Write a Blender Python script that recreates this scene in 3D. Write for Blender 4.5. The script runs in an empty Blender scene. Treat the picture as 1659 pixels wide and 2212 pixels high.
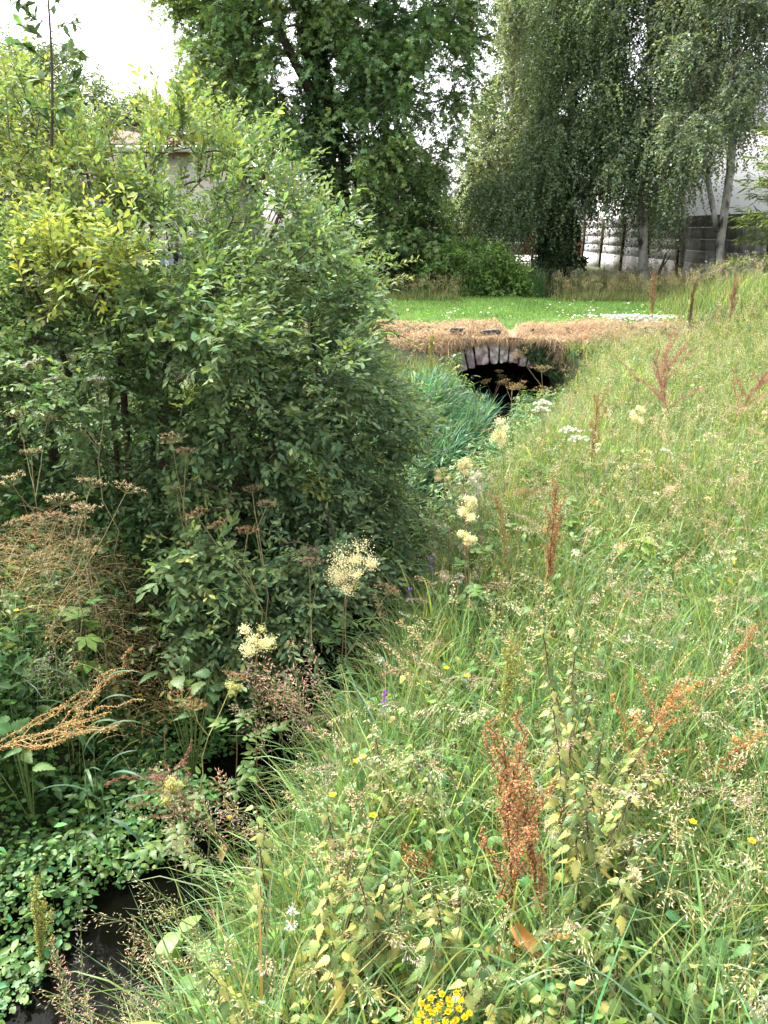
import bpy, math
import numpy as np
R = math.radians
sc = bpy.context.scene
COL = sc.collection

# ------------------------------------------------------------------ camera
CAM_Z = 1.65
PITCH = R(19.5)
cam_d = bpy.data.cameras.new('camera')
cam = bpy.data.objects.new('camera', cam_d)
COL.objects.link(cam)
cam.location = (0, 0, CAM_Z)
cam.rotation_euler = (R(90) - PITCH, 0, 0)
cam_d.sensor_fit = 'VERTICAL'
cam_d.sensor_height = 24.0
cam_d.lens = 24.0 * 796.0 / 1024.0
cam_d.clip_start = 0.05
cam_d.clip_end = 2000
sc.camera = cam
sc.render.resolution_x, sc.render.resolution_y = 768, 1024

# ------------------------------------------------------------------ light
SUN_EL, SUN_AZ = R(55), R(312)          # azimuth measured clockwise from +Y (the view direction)
world = bpy.data.worlds.new('World')
sc.world = world
world.use_nodes = True
nt = world.node_tree
nt.nodes.clear()
sky = nt.nodes.new('ShaderNodeTexSky')
sky.sky_type = 'NISHITA'
sky.sun_disc = False
sky.sun_elevation = SUN_EL
sky.sun_rotation = SUN_AZ
sky.air_density = 1.0
sky.dust_density = 4.0
sky.ozone_density = 1.0
hs = nt.nodes.new('ShaderNodeHueSaturation')
hs.inputs['Saturation'].default_value = 0.22
hs.inputs['Value'].default_value = 1.0
bg = nt.nodes.new('ShaderNodeBackground')
bg.inputs['Strength'].default_value = 0.15
wo = nt.nodes.new('ShaderNodeOutputWorld')
nt.links.new(sky.outputs[0], hs.inputs['Color'])
nt.links.new(hs.outputs[0], bg.inputs['Color'])
nt.links.new(bg.outputs[0], wo.inputs['Surface'])
sun_d = bpy.data.lights.new('sun', 'SUN')
sun_d.energy = 2.5
sun_d.angle = R(16)
sun_d.color = (1.0, 0.96, 0.88)
sun = bpy.data.objects.new('sun', sun_d)
COL.objects.link(sun)
sun.rotation_euler = (R(90) - SUN_EL, 0, math.pi - SUN_AZ)
vs = sc.view_settings
vs.view_transform = 'Standard'
vs.look = 'None'
vs.exposure = 2.2
vs.gamma = 1.0
sc.cycles.max_bounces = 7
sc.cycles.diffuse_bounces = 3
sc.cycles.glossy_bounces = 2
sc.cycles.transmission_bounces = 4
sc.cycles.transparent_max_bounces = 4
sc.cycles.caustics_reflective = False
sc.cycles.caustics_refractive = False

rng = np.random.default_rng(11)
rnd = lambda *s: rng.random(s)
gau = lambda *s: rng.standard_normal(s)

# ------------------------------------------------------------------ helpers: points from the survey of the photograph
FV = 796 / 0.46293
CP, SP = math.cos(PITCH), math.sin(PITCH)
def ray(x, y):
    """direction of the sight line through a point of the survey (1659 wide), unit depth"""
    xc = (np.asarray(x, float) - 829.5) / FV
    yc = (1106.0 - np.asarray(y, float)) / FV
    return np.stack([xc, CP + yc * SP, -SP + yc * CP], -1)
def P(x, y, t):
    return ray(x, y) * np.asarray(t, float)[..., None] + np.array([0, 0, CAM_Z])
def unproj(p):
    p = np.asarray(p, float) - np.array([0, 0, CAM_Z])
    d = p[..., 1] * CP - p[..., 2] * SP
    yy = p[..., 1] * SP + p[..., 2] * CP
    d = np.where(d < 0.05, 0.05, d)
    return 829.5 + p[..., 0] / d * FV, 1106 - yy / d * FV, d

def sstep(a, b, x):
    t = np.clip((x - a) / (b - a), 0, 1)
    return t * t * (3 - 2 * t)
def vnoise(x, y, s, seed=0):
    """cheap smooth 2-D value noise in -1..1"""
    x = np.asarray(x, float) * s + seed * 17.3; y = np.asarray(y, float) * s + seed * 9.1
    xi, yi = np.floor(x), np.floor(y)
    fx, fy = x - xi, y - yi
    fx = fx * fx * (3 - 2 * fx); fy = fy * fy * (3 - 2 * fy)
    h = lambda a, b: np.modf(np.abs(np.sin(a * 127.1 + b * 311.7) * 43758.5453))[0]
    v = (h(xi, yi) * (1 - fx) + h(xi + 1, yi) * fx) * (1 - fy) + (h(xi, yi + 1) * (1 - fx) + h(xi + 1, yi + 1) * fx) * fy
    return v * 2 - 1

WATER_Z = -1.35
BRX = 2.12            # centre of the arch
def stream_x(y):
    y = np.asarray(y, float)
    return np.interp(y, [-8, 2, 3, 4, 5.2, 7, 9, 11, 12, 13, 14, 14.6, 30, 160], [-4.4, -1.5, -1.26, -1.05, -.66, .0, .72, 1.4, 1.68, 1.92, 2.08, 2.12, 4.58, 25.])
def ground_z(x, y):
    x = np.asarray(x, float); y = np.asarray(y, float)
    d = x - stream_x(y)
    right = -0.78 + 0.38 * sstep(2, 11, y) + 0.02 * sstep(12, 14.5, y) + 0.06 * np.clip(d - 1.5, 0, 5) + .42 * sstep(3.3, 5.8, d) * sstep(5.5, 9.5, y) * (1 - sstep(16, 19, y))
    left = -0.72 - .14 * sstep(5, 8, y) + 0.50 * sstep(13.3, 14.6, y) + 0.09 * np.clip(-d - 1.2, 0, 6)
    top = np.where(d > 0, right, left)
    hump = .50 * sstep(3.1, 5.0, d) * (1 - sstep(16.5, 20, y))
    top = np.where(y > 14.3, np.minimum(top, 0.0) * (1 - sstep(14.3, 15.0, y)) - 0.03 + hump, top)
    top = top + 0.04 * vnoise(x, y, 0.9, 3) * (1 - sstep(13.0, 14, y))
    br = sstep(13.8, 14.4, y) * (1 - sstep(20.4, 21.2, y))
    w0 = np.where(d > 0, .5, .3) * (1 - br) + 0.97 * br
    w1 = np.where(d > 0, 1.35 + .55 * sstep(7, 10, y), 1.0) * (1 - br) + 1.12 * br
    k = sstep(w0, w1, np.abs(d))
    k = np.maximum(k, sstep(22.0, 23.5, y))
    return -1.75 * (1 - k) + top * k
def place(x, y, h=0.0):
    """first point along a sight line that lies h above the ground -> the foot of the plant on the ground"""
    r = ray(x, y)
    t = 1.2
    for i in range(4000):
        p = r * t
        if p[2] + CAM_Z <= float(ground_z(p[0], p[1])) + h:
            break
        t += 0.01
    return np.array([p[0], p[1], float(ground_z(p[0], p[1]))]), t

# ------------------------------------------------------------------ helpers: geometry
def nrm(v):
    return v / np.maximum(np.linalg.norm(v, axis=-1, keepdims=True), 1e-9)
def frames(d, n):
    d = nrm(d)
    x = nrm(np.cross(d, n))
    z = np.cross(x, d)
    return np.stack([x, d, z], -1)         # columns side, along, normal
class Geo:
    def __init__(s):
        s.v, s.c, s.q, s.t, s.n = [], [], [], [], 0
        s.qm, s.tm = [], []
    def add(s, V, Q=None, T=None, C=(.2, .2, .2), m=0):
        V = np.asarray(V, float).reshape(-1, 3)
        C = np.asarray(C, float)
        if C.ndim == 1: C = np.broadcast_to(C, V.shape)
        if Q is not None and len(Q):
            Q = np.asarray(Q, np.int64); s.q.append(Q + s.n); s.qm.append(np.full(len(Q), m))
        if T is not None and len(T):
            T = np.asarray(T, np.int64); s.t.append(T + s.n); s.tm.append(np.full(len(T), m))
        s.v.append(V); s.c.append(C); s.n += len(V)
    def inst(s, tm, pos, M, scale, C, m=0, tip=None):
        """stamp a template (V,Q,T) at many places"""
        V, Q, T = tm
        pos = pos.reshape(-1, 3); M = M.reshape(-1, 3, 3); k = len(pos)
        scale = np.broadcast_to(np.asarray(scale, float).reshape(-1, 1) if np.ndim(scale) == 1 else np.asarray(scale, float), (k, 1) if np.ndim(scale) < 2 else (k, 3))
        L = V[None] * scale[:, None, :]
        W = np.einsum('kij,knj->kni', M, L) + pos[:, None]
        n = len(V)
        off = (np.arange(k) * n)[:, None, None]
        C = np.asarray(C, float)
        C = np.broadcast_to(C.reshape(-1, 3), (k, 3))[:, None, :]
        C = np.broadcast_to(C, (k, n, 3))
        if tip is not None:
            w = np.clip(V[:, 1], 0, 1)[None, :, None] * tip[1]
            C = C * (1 - w) + np.asarray(tip[0]) * w
        s.add(W.reshape(-1, 3), None if Q is None else (Q[None] + off).reshape(-1, 4),
              None if T is None else (T[None] + off).reshape(-1, 3), C.reshape(-1, 3), m)
    def tubes(s, Pth, rad, sides, C, m=0):
        """Pth (k,n,3), rad (k,n) or (n,)"""
        Pth = np.asarray(Pth, float)
        if Pth.ndim == 2: Pth = Pth[None]
        k, n, _ = Pth.shape
        rad = np.broadcast_to(np.asarray(rad, float), (k, n))
        t = nrm(np.gradient(Pth, axis=1))
        ref = nrm(Pth[:, -1] - Pth[:, 0])
        a = np.where(np.abs(ref[:, 2:3]) > .8, np.array([[1., 0, 0]]), np.array([[0, 0, 1.]]))
        a = np.broadcast_to(a[:, None], t.shape)
        u = nrm(np.cross(t, a)); w = np.cross(t, u)
        th = np.arange(sides) * 2 * math.pi / sides
        ring = u[:, :, None] * np.cos(th)[None, None, :, None] + w[:, :, None] * np.sin(th)[None, None, :, None]
        V = Pth[:, :, None] + ring * rad[:, :, None, None]
        i = np.arange(n - 1)[:, None] * sides; j = np.arange(sides)[None]; j2 = (j + 1) % sides
        q = np.stack([i + j, i + j2, i + sides + j2, i + sides + j], -1).reshape(-1, 4)
        Q = (q[None] + (np.arange(k) * n * sides)[:, None, None]).reshape(-1, 4)
        C = np.asarray(C, float)
        if C.ndim == 2: C = np.broadcast_to(C[:, None, None], (k, n, sides, 3)).reshape(-1, 3)
        s.add(V, Q, None, C, m)
    def ribbons(s, Pth, wid, side, C, C2=None, m=0):
        """Pth (k,n,3), wid (k,n) or (n,), side (k,3)"""
        k, n, _ = Pth.shape
        wid = np.broadcast_to(np.asarray(wid, float), (k, n))
        sd = np.broadcast_to(side[:, None] if side.ndim == 2 else side, Pth.shape)
        V = np.stack([Pth - sd * wid[..., None] / 2, Pth + sd * wid[..., None] / 2], 2)
        i = np.arange(n - 1) * 2
        q = np.stack([i, i + 1, i + 3, i + 2], -1)
        Q = (q[None] + (np.arange(k) * n * 2)[:, None, None]).reshape(-1, 4)
        C = np.broadcast_to(np.asarray(C, float).reshape(-1, 3), (k, 3))[:, None, None]
        if C2 is not None:
            C2 = np.broadcast_to(np.asarray(C2, float).reshape(-1, 3), (k, 3))[:, None, None]
            w = np.linspace(0, 1, n)[None, :, None, None]
            C = C * (1 - w) + C2 * w
        C = np.broadcast_to(C, (k, n, 2, 3)).reshape(-1, 3)
        s.add(V, Q, None, C, m)
    def box(s, lo, hi, C=(.5, .5, .5), m=0, M=None, c=None):
        lo = np.asarray(lo, float); hi = np.asarray(hi, float)
        V = np.array([[x, y, z] for x in (0, 1) for y in (0, 1) for z in (0, 1)], float) * (hi - lo) + lo
        if M is not None: V = V @ np.asarray(M).T
        if c is not None: V = V + np.asarray(c)
        Q = [[0, 1, 3, 2], [4, 6, 7, 5], [0, 4, 5, 1], [2, 3, 7, 6], [0, 2, 6, 4], [1, 5, 7, 3]]
        s.add(V, Q, None, C, m)
    def build(s, name, mats, parent=None, smooth=True, **props):
        V = np.concatenate(s.v); C = np.concatenate(s.c)
        if parent is not None:
            par = np.array(parent.location)
            if parent.parent is not None: par = par + np.array(parent.parent.location)
            V = V - par
        me = bpy.data.meshes.new(name)
        Q = np.concatenate(s.q) if s.q else np.zeros((0, 4), np.int64)
        T = np.concatenate(s.t) if s.t else np.zeros((0, 3), np.int64)
        mi = np.concatenate(s.qm + s.tm) if (s.qm or s.tm) else np.zeros(0)
        loops = np.concatenate([Q.ravel(), T.ravel()]).astype(np.int32)
        nq, ntr = len(Q), len(T)
        me.vertices.add(len(V)); me.vertices.foreach_set('co', V.astype(np.float32).ravel())
        me.loops.add(len(loops)); me.loops.foreach_set('vertex_index', loops)
        st = np.concatenate([np.arange(nq) * 4, nq * 4 + np.arange(ntr) * 3]).astype(np.int32)
        me.polygons.add(nq + ntr); me.polygons.foreach_set('loop_start', st)
        try: me.polygons.foreach_set('loop_total', np.concatenate([np.full(nq, 4), np.full(ntr, 3)]).astype(np.int32))
        except Exception: pass
        me.polygons.foreach_set('material_index', mi.astype(np.int32))
        if smooth: me.polygons.foreach_set('use_smooth', np.ones(nq + ntr, bool))
        at = me.attributes.new('Col', 'FLOAT_COLOR', 'POINT')
        at.data.foreach_set('color', np.concatenate([np.clip(C, 0, 1), np.ones((len(C), 1))], 1).astype(np.float32).ravel())
        me.update(calc_edges=True)
        for m in (mats if isinstance(mats, (list, tuple)) else [mats]): me.materials.append(m)
        o = bpy.data.objects.new(name, me)
        COL.objects.link(o)
        if parent is not None: o.parent = parent
        for k, v in props.items(): o[k] = v
        return o
def thing(name, label, cat, loc, group=None):
    o = bpy.data.objects.new(name, None)
    o.empty_display_size = .2
    COL.objects.link(o); o.location = [float(a) for a in loc]
    o['label'] = label; o['category'] = cat
    if group: o['group'] = group
    return o
def tag(o, label, cat, group=None, kind=None):
    o['label'] = label; o['category'] = cat
    if group: o['group'] = group
    if kind: o['kind'] = kind
    return o

# ------------------------------------------------------------------ materials
def new_mat(name):
    m = bpy.data.materials.new(name); m.use_nodes = True
    n = m.node_tree; n.nodes.clear()
    out = n.nodes.new('ShaderNodeOutputMaterial')
    return m, n, out
def leaf_mat(name, transl=.4, rough=.45, spec=.35, tmul=(1.25, 1.3, .6), noise=25.):
    m, n, out = new_mat(name)
    at = n.nodes.new('ShaderNodeAttribute'); at.attribute_name = 'Col'
    nz = n.nodes.new('ShaderNodeTexNoise'); nz.inputs['Scale'].default_value = noise; nz.inputs['Detail'].default_value = 2
    tc = n.nodes.new('ShaderNodeTexCoord'); n.links.new(tc.outputs['Object'], nz.inputs['Vector'])
    mr = n.nodes.new('ShaderNodeMapRange'); mr.inputs['To Min'].default_value = .72; mr.inputs['To Max'].default_value = 1.28
    mr.inputs['From Min'].default_value = .3; mr.inputs['From Max'].default_value = .7
    n.links.new(nz.outputs['Fac'], mr.inputs['Value'])
    mx = n.nodes.new('ShaderNodeVectorMath'); mx.operation = 'SCALE'
    n.links.new(at.outputs['Color'], mx.inputs[0]); n.links.new(mr.outputs[0], mx.inputs['Scale'])
    b = n.nodes.new('ShaderNodeBsdfPrincipled')
    b.inputs['Roughness'].default_value = rough; b.inputs['Specular IOR Level'].default_value = spec
    n.links.new(mx.outputs[0], b.inputs['Base Color'])
    tm = n.nodes.new('ShaderNodeVectorMath'); tm.operation = 'MULTIPLY'; tm.inputs[1].default_value = tmul
    n.links.new(mx.outputs[0], tm.inputs[0])
    tr = n.nodes.new('ShaderNodeBsdfTranslucent'); n.links.new(tm.outputs[0], tr.inputs['Color'])
    ms = n.nodes.new('ShaderNodeMixShader'); ms.inputs['Fac'].default_value = transl
    n.links.new(b.outputs[0], ms.inputs[1]); n.links.new(tr.outputs[0], ms.inputs[2])
    n.links.new(ms.outputs[0], out.inputs['Surface'])
    return m
def rough_mat(name, c1, c2, scale=8., rough=.85, bump=.3, c3=None, s3=2., attr=False, spec=.2, stretch=(1, 1, 1), dist=.02, lo=.35, hi=.65):
    m, n, out = new_mat(name)
    b = n.nodes.new('ShaderNodeBsdfPrincipled'); b.inputs['Roughness'].default_value = rough
    b.inputs['Specular IOR Level'].default_value = spec
    tc = n.nodes.new('ShaderNodeTexCoord')
    mp = n.nodes.new('ShaderNodeMapping'); mp.inputs['Scale'].default_value = stretch
    n.links.new(tc.outputs['Object'], mp.inputs['Vector'])
    nz = n.nodes.new('ShaderNodeTexNoise'); nz.inputs['Scale'].default_value = scale; nz.inputs['Detail'].default_value = 8
    nz.inputs['Roughness'].default_value = .65
    n.links.new(mp.outputs[0], nz.inputs['Vector'])
    cr = n.nodes.new('ShaderNodeValToRGB')
    cr.color_ramp.elements[0].position = lo; cr.color_ramp.elements[0].color = (*c1, 1)
    cr.color_ramp.elements[1].position = hi; cr.color_ramp.elements[1].color = (*c2, 1)
    n.links.new(nz.outputs['Fac'], cr.inputs['Fac'])
    src = cr.outputs[0]
    if c3 is not None:
        n3 = n.nodes.new('ShaderNodeTexNoise'); n3.inputs['Scale'].default_value = s3; n3.inputs['Detail'].default_value = 6
        n.links.new(mp.outputs[0], n3.inputs['Vector'])
        r3 = n.nodes.new('ShaderNodeMapRange'); r3.inputs['From Min'].default_value = .5; r3.inputs['From Max'].default_value = .62
        n.links.new(n3.outputs['Fac'], r3.inputs['Value'])
        mx = n.nodes.new('ShaderNodeMix'); mx.data_type = 'RGBA'
        n.links.new(r3.outputs[0], mx.inputs[0]); n.links.new(src, mx.inputs[6]); mx.inputs[7].default_value = (*c3, 1)
        src = mx.outputs[2]
    if attr:
        at = n.nodes.new('ShaderNodeAttribute'); at.attribute_name = 'Col'
        mm = n.nodes.new('ShaderNodeVectorMath'); mm.operation = 'MULTIPLY'
        n.links.new(src, mm.inputs[0]); n.links.new(at.outputs['Color'], mm.inputs[1]); src = mm.outputs[0]
    n.links.new(src, b.inputs['Base Color'])
    bp = n.nodes.new('ShaderNodeBump'); bp.inputs['Strength'].default_value = bump; bp.inputs['Distance'].default_value = dist
    n.links.new(nz.outputs['Fac'], bp.inputs['Height']); n.links.new(bp.outputs[0], b.inputs['Normal'])
    n.links.new(b.outputs[0], out.inputs['Surface'])
    return m
def plain_mat(name, c, rough=.5, spec=.5, metal=0):
    return rough_mat(name, tuple(a * .88 for a in c), tuple(min(1, a * 1.1) for a in c), 14, rough, .08, spec=spec)

M_LEAF = leaf_mat('leaf')
M_GLOSSY = leaf_mat('willow_leaf', .34, .62, .18)
M_TREE = leaf_mat('tree_leaf', .34, .5, .3, noise=6.)
M_GRASS = leaf_mat('grass_blade', .42, .45, .3, (1.2, 1.18, .7), noise=9.)
M_SEED = leaf_mat('seed_head', .35, .7, .15, (1.1, 1.05, .9), noise=60.)
M_PETAL = leaf_mat('petal', .4, .6, .2, (1.1, 1.05, .9), noise=80.)
M_STEM = leaf_mat('stem', .08, .55, .25, (1, 1, 1), noise=40.)
M_BARK = rough_mat('bark', (.035, .028, .022), (.10, .085, .065), 16, .9, .6, (.05, .06, .03), 3, stretch=(1, 1, .35))
M_TWIG = rough_mat('twig_bark', (.05, .04, .026), (.11, .085, .055), 30, .8, .3, (.06, .065, .04), 6)
M_BIRCH = rough_mat('birch_bark', (.20, .185, .165), (.46, .43, .39), 5, .8, .5, (.05, .045, .04), 3.2, stretch=(1, 1, .5))
M_SOIL = rough_mat('soil', (.012, .012, .007), (.045, .042, .02), 7, .95, .5, (.03, .05, .015), 1.6)
M_TURF = rough_mat('turf', (.05, .10, .02), (.10, .17, .04), 12, .9, .4, (.05, .11, .02), 1.2)
M_FIELD = rough_mat('rough_field', (.03, .045, .015), (.07, .09, .03), 5, .95, .4, (.09, .08, .04), .8)
M_THATCH = rough_mat('thatch_mat', (.17, .11, .065), (.36, .245, .155), 22, .95, .6, (.07, .05, .03), 2.5, stretch=(1, 1, 1))
M_STONE = rough_mat('arch_stone', (.17, .125, .125), (.36, .29, .29), 11, .9, .9, (.52, .48, .46), 7, attr=True, dist=.05)
M_SLATE = rough_mat('dark_stone', (.035, .035, .032), (.10, .10, .09), 9, .85, .8, (.16, .15, .13), 6, dist=.03)
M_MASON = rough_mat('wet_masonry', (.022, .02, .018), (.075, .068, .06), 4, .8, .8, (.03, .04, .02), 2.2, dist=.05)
M_CONC = rough_mat('concrete_panel', (.28, .265, .27), (.39, .37, .375), 3, .9, .3, (.19, .175, .175), 1.1, stretch=(2, 2, .6))
M_PLINTH = rough_mat('pale_plinth', (.40, .38, .38), (.56, .54, .53), 3, .9, .3, (.25, .23, .22), 1.3)
M_RUST = rough_mat('rusty_steel', (.045, .028, .024), (.11, .06, .045), 9, .8, .3)
M_WHITE = rough_mat('white_render', (.66, .65, .66), (.78, .77, .78), 30, .9, .2)
M_CREAM = rough_mat('cream_render', (.60, .53, .50), (.72, .64, .60), 30, .9, .2)
M_TILE = rough_mat('roof_tile', (.10, .05, .04), (.22, .11, .085), 7, .9, .4, (.09, .085, .07), 1.5)
M_DGREY = plain_mat('dark_slate_roof', (.07, .07, .075), .8)
M_FRAME = plain_mat('window_frame', (.75, .75, .75), .4)
M_BROWN = plain_mat('brown_paint', (.13, .045, .03), .5)
M_DRED = plain_mat('dark_red_door', (.12, .022, .02), .4)
M_BRICK = rough_mat('red_brick', (.20, .075, .05), (.34, .14, .095), 14, .9, .3)
M_BLACK = plain_mat('black_rail', (.02, .02, .022), .5)
M_PATH = rough_mat('pale_path', (.30, .28, .25), (.42, .40, .36), 9, .9, .2)
M_LITTER = plain_mat('white_litter', (.82, .82, .82), .5)
def glass_mat():
    m, n, out = new_mat('window_glass')
    b = n.nodes.new('ShaderNodeBsdfPrincipled')
    nz = n.nodes.new('ShaderNodeTexNoise'); nz.inputs['Scale'].default_value = 1.5
    cr = n.nodes.new('ShaderNodeValToRGB')
    cr.color_ramp.elements[0].color = (.10, .13, .20, 1); cr.color_ramp.elements[1].color = (.24, .29, .38, 1)
    n.links.new(nz.outputs['Fac'], cr.inputs['Fac']); n.links.new(cr.outputs[0], b.inputs['Base Color'])
    b.inputs['Roughness'].default_value = .06; b.inputs['Specular IOR Level'].default_value = .8
    n.links.new(b.outputs[0], out.inputs['Surface']); return m
M_GLASS = glass_mat()
def water_mat():
    m, n, out = new_mat('stream_water')
    b = n.nodes.new('ShaderNodeBsdfPrincipled')
    b.inputs['Base Color'].default_value = (.003, .0032, .0022, 1)
    b.inputs['Roughness'].default_value = .03; b.inputs['IOR'].default_value = 1.33; b.inputs['Specular IOR Level'].default_value = .06
    tc = n.nodes.new('ShaderNodeTexCoord')
    nz = n.nodes.new('ShaderNodeTexNoise'); nz.inputs['Scale'].default_value = 9; nz.inputs['Detail'].default_value = 3; nz.inputs['Distortion'].default_value = .6
    mp = n.nodes.new('ShaderNodeMapping'); mp.inputs['Scale'].default_value = (1.6, .7, 1)
    n.links.new(tc.outputs['Object'], mp.inputs['Vector']); n.links.new(mp.outputs[0], nz.inputs['Vector'])
    bp = n.nodes.new('ShaderNodeBump'); bp.inputs['Strength'].default_value = .14; bp.inputs['Distance'].default_value = .02
    n.links.new(nz.outputs['Fac'], bp.inputs['Height']); n.links.new(bp.outputs[0], b.inputs['Normal'])
    n.links.new(b.outputs[0], out.inputs['Surface']); return m
M_WATER = water_mat()

# ------------------------------------------------------------------ leaf templates (unit length along +Y)
def rows_leaf(ys, ws, fold=.08, curl=.15, zig=None):
    V = []
    for i, (y, w) in enumerate(zip(ys, ws)):
        z = -curl * y * y
        V += [[-w, y, z + fold * w / max(ws)], [0, y, z], [w, y, z + fold * w / max(ws)]]
    Q = []
    for i in range(len(ys) - 1):
        a = i * 3
        Q += [[a, a + 1, a + 4, a + 3], [a + 1, a + 2, a + 5, a + 4]]
    return np.array(V, float), np.array(Q), None
L_OBOV = rows_leaf([0, .3, .68, 1], [.015, .15, .22, .03], .07, .12)
L_OVAL = rows_leaf([0, .35, .75, 1], [.02, .24, .18, .01], .08, .2)
L_ROUND = rows_leaf([0, .3, .75, 1], [.06, .38, .34, .1], .06, .1)
L_LANCE = rows_leaf([0, .3, .7, 1], [.01, .09, .075, .004], .03, .25)
L_DOCK = rows_leaf([0, .08, .3, .55, .8, 1], [.03, .11, .15, .14, .09, .01], .05, .35)
def serrate(n=7, w=.34, curl=.3):
    V = []; Q = []
    for i in range(n + 1):
        y = i / n
        pf = lambda q: w * min(1, ((q + .05) / .3)) ** .6 * max(0., 1 - max(0, q - .2) / .8) ** .85
        ww = pf(y)
        z = -curl * y * y
        V += [[-ww, y + .05, z - .05], [0, y, z], [ww, y + .05, z - .05]]
        if i < n:                                    # the notch between two teeth
            y2 = (i + .55) / n
            w2 = pf(y2) * .74
            z2 = -curl * y2 * y2
            V += [[-w2, y2 - .015, z2 - .035], [0, y2, z2 + .0], [w2, y2 - .015, z2 - .035]]
    for i in range(2 * n):
        a = i * 3
        Q += [[a, a + 1, a + 4, a + 3], [a + 1, a + 2, a + 5, a + 4]]
    return np.array(V), np.array(Q), None
L_NETTLE = serrate()
def palmate():
    V = [[0, 0, 0]]; Q = []
    for ang, ln, w in ((0, 1, .2), (.75, .85, .17), (-.75, .85, .17), (1.5, .5, .12), (-1.5, .5, .12)):
        c, s = math.sin(ang), math.cos(ang)
        a = len(V)
        mid = np.array([c, s]) * ln * .6
        pr = np.array([s, -c]) * w
        V += [[mid[0] - pr[0], mid[1] - pr[1], .03], [c * ln, s * ln, -.08], [mid[0] + pr[0], mid[1] + pr[1], .03]]
        Q.append([0, a, a + 1, a + 2])
    return np.array(V, float), np.array(Q), None
L_PALM = palmate()
L_RHOMB = (np.array([[0, 0, 0], [-.34, .42, .05], [0, 1, -.06], [.34, .42, .05]], float), np.array([[0, 1, 2, 3]]), None)
L_SPIKE = (np.array([[0, 0, 0], [-.13, .4, .0], [0, 1, 0], [.13, .4, .0], [0, .4, .13], [0, .4, -.13]], float),
           np.array([[0, 1, 2, 3], [0, 4, 2, 5]]), None)
L_SEED = (np.array([[0, 0, 0], [-.42, .5, 0], [0, 1, 0], [.42, .5, 0], [0, .5, .42], [0, .5, -.42]], float),
          np.array([[0, 1, 2, 3], [0, 4, 2, 5]]), None)
def jit(base, k, v=.18, hue=.08):
    """colour variation between single leaves"""
    base = np.asarray(base, float).reshape(-1, 3)
    f = np.exp(gau(k, 1) * v)
    h = gau(k, 1) * hue
    return np.clip(base * f * np.concatenate([1 + h * 1.6, 1 + h * .2, 1 - h], 1), .003, .95)

def sprays(g, C, D, m, L, n, size, tm, col, colvar=.16, droop=.25, spread=.7, ang=.9, jitter=.3, up=.9,
           twig=None, twig_m=1, tip=None, tipw=0., s0=.12, leaf_m=0, hue=.07):
    """m leafy twigs at each centre C growing along D; leaves set alternately along each twig"""
    K = len(C)
    c = np.repeat(C, m, 0); d = nrm(np.repeat(D, m, 0) + spread * gau(K * m, 3))
    Lm = L * (.55 + .9 * rnd(K * m))
    s = np.linspace(s0, 1, n)
    def path(s):
        p = c[:, None] + d[:, None] * (Lm[:, None] * s)[..., None]
        p[..., 2] -= droop * Lm[:, None] * s * s
        return p
    p = path(s) + gau(K * m, n, 3) * .012 * L
    t = np.broadcast_to(d[:, None], p.shape).copy()
    t[..., 2] -= 2 * droop * s[None]
    t = nrm(t)
    upv = np.array([0, 0, 1.]) + gau(K * m, n, 3) * .35
    side = nrm(np.cross(t, upv))
    sg = np.where(np.arange(n) % 2 == 0, 1., -1.)[None, :, None]
    ld = t * math.cos(ang) + side * sg * math.sin(ang) + gau(K * m, n, 3) * jitter
    ld[..., 2] -= .1
    nm = np.array([0, 0, up]) + gau(K * m, n, 3) * .5
    sz = np.repeat(np.broadcast_to(np.asarray(size, float), (K,)), m)[:, None] * (.65 + .7 * rnd(K * m, n)) * (1 - .25 * s[None])
    cc = np.repeat(np.broadcast_to(np.asarray(col, float).reshape(-1, 3), (K, 3)), m, 0) * np.exp(gau(K * m, 1) * .12)
    cl = np.repeat(cc[:, None], n, 1)
    if tip is not None:
        w = (np.clip(s, 0, 1) ** 2)[None, :, None] * np.asarray(tipw).reshape(-1, 1, 1) if np.ndim(tipw) == 0 else (s ** 1.5)[None, :, None] * np.repeat(np.asarray(tipw), m)[:, None, None]
        cl = cl * (1 - w) + np.asarray(tip) * w
    cl = jit(cl.reshape(-1, 3), K * m * n, colvar, hue)
    g.inst(tm, p.reshape(-1, 3), frames(ld.reshape(-1, 3), nm.reshape(-1, 3)), sz.reshape(-1), cl, leaf_m)
    if twig is not None:
        ss = np.linspace(0, .97, 5)
        twig.tubes(path(ss), np.linspace(1, .4, 5) * max(.0012, .0045 * L), 3, (.08, .065, .04), twig_m)

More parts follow.
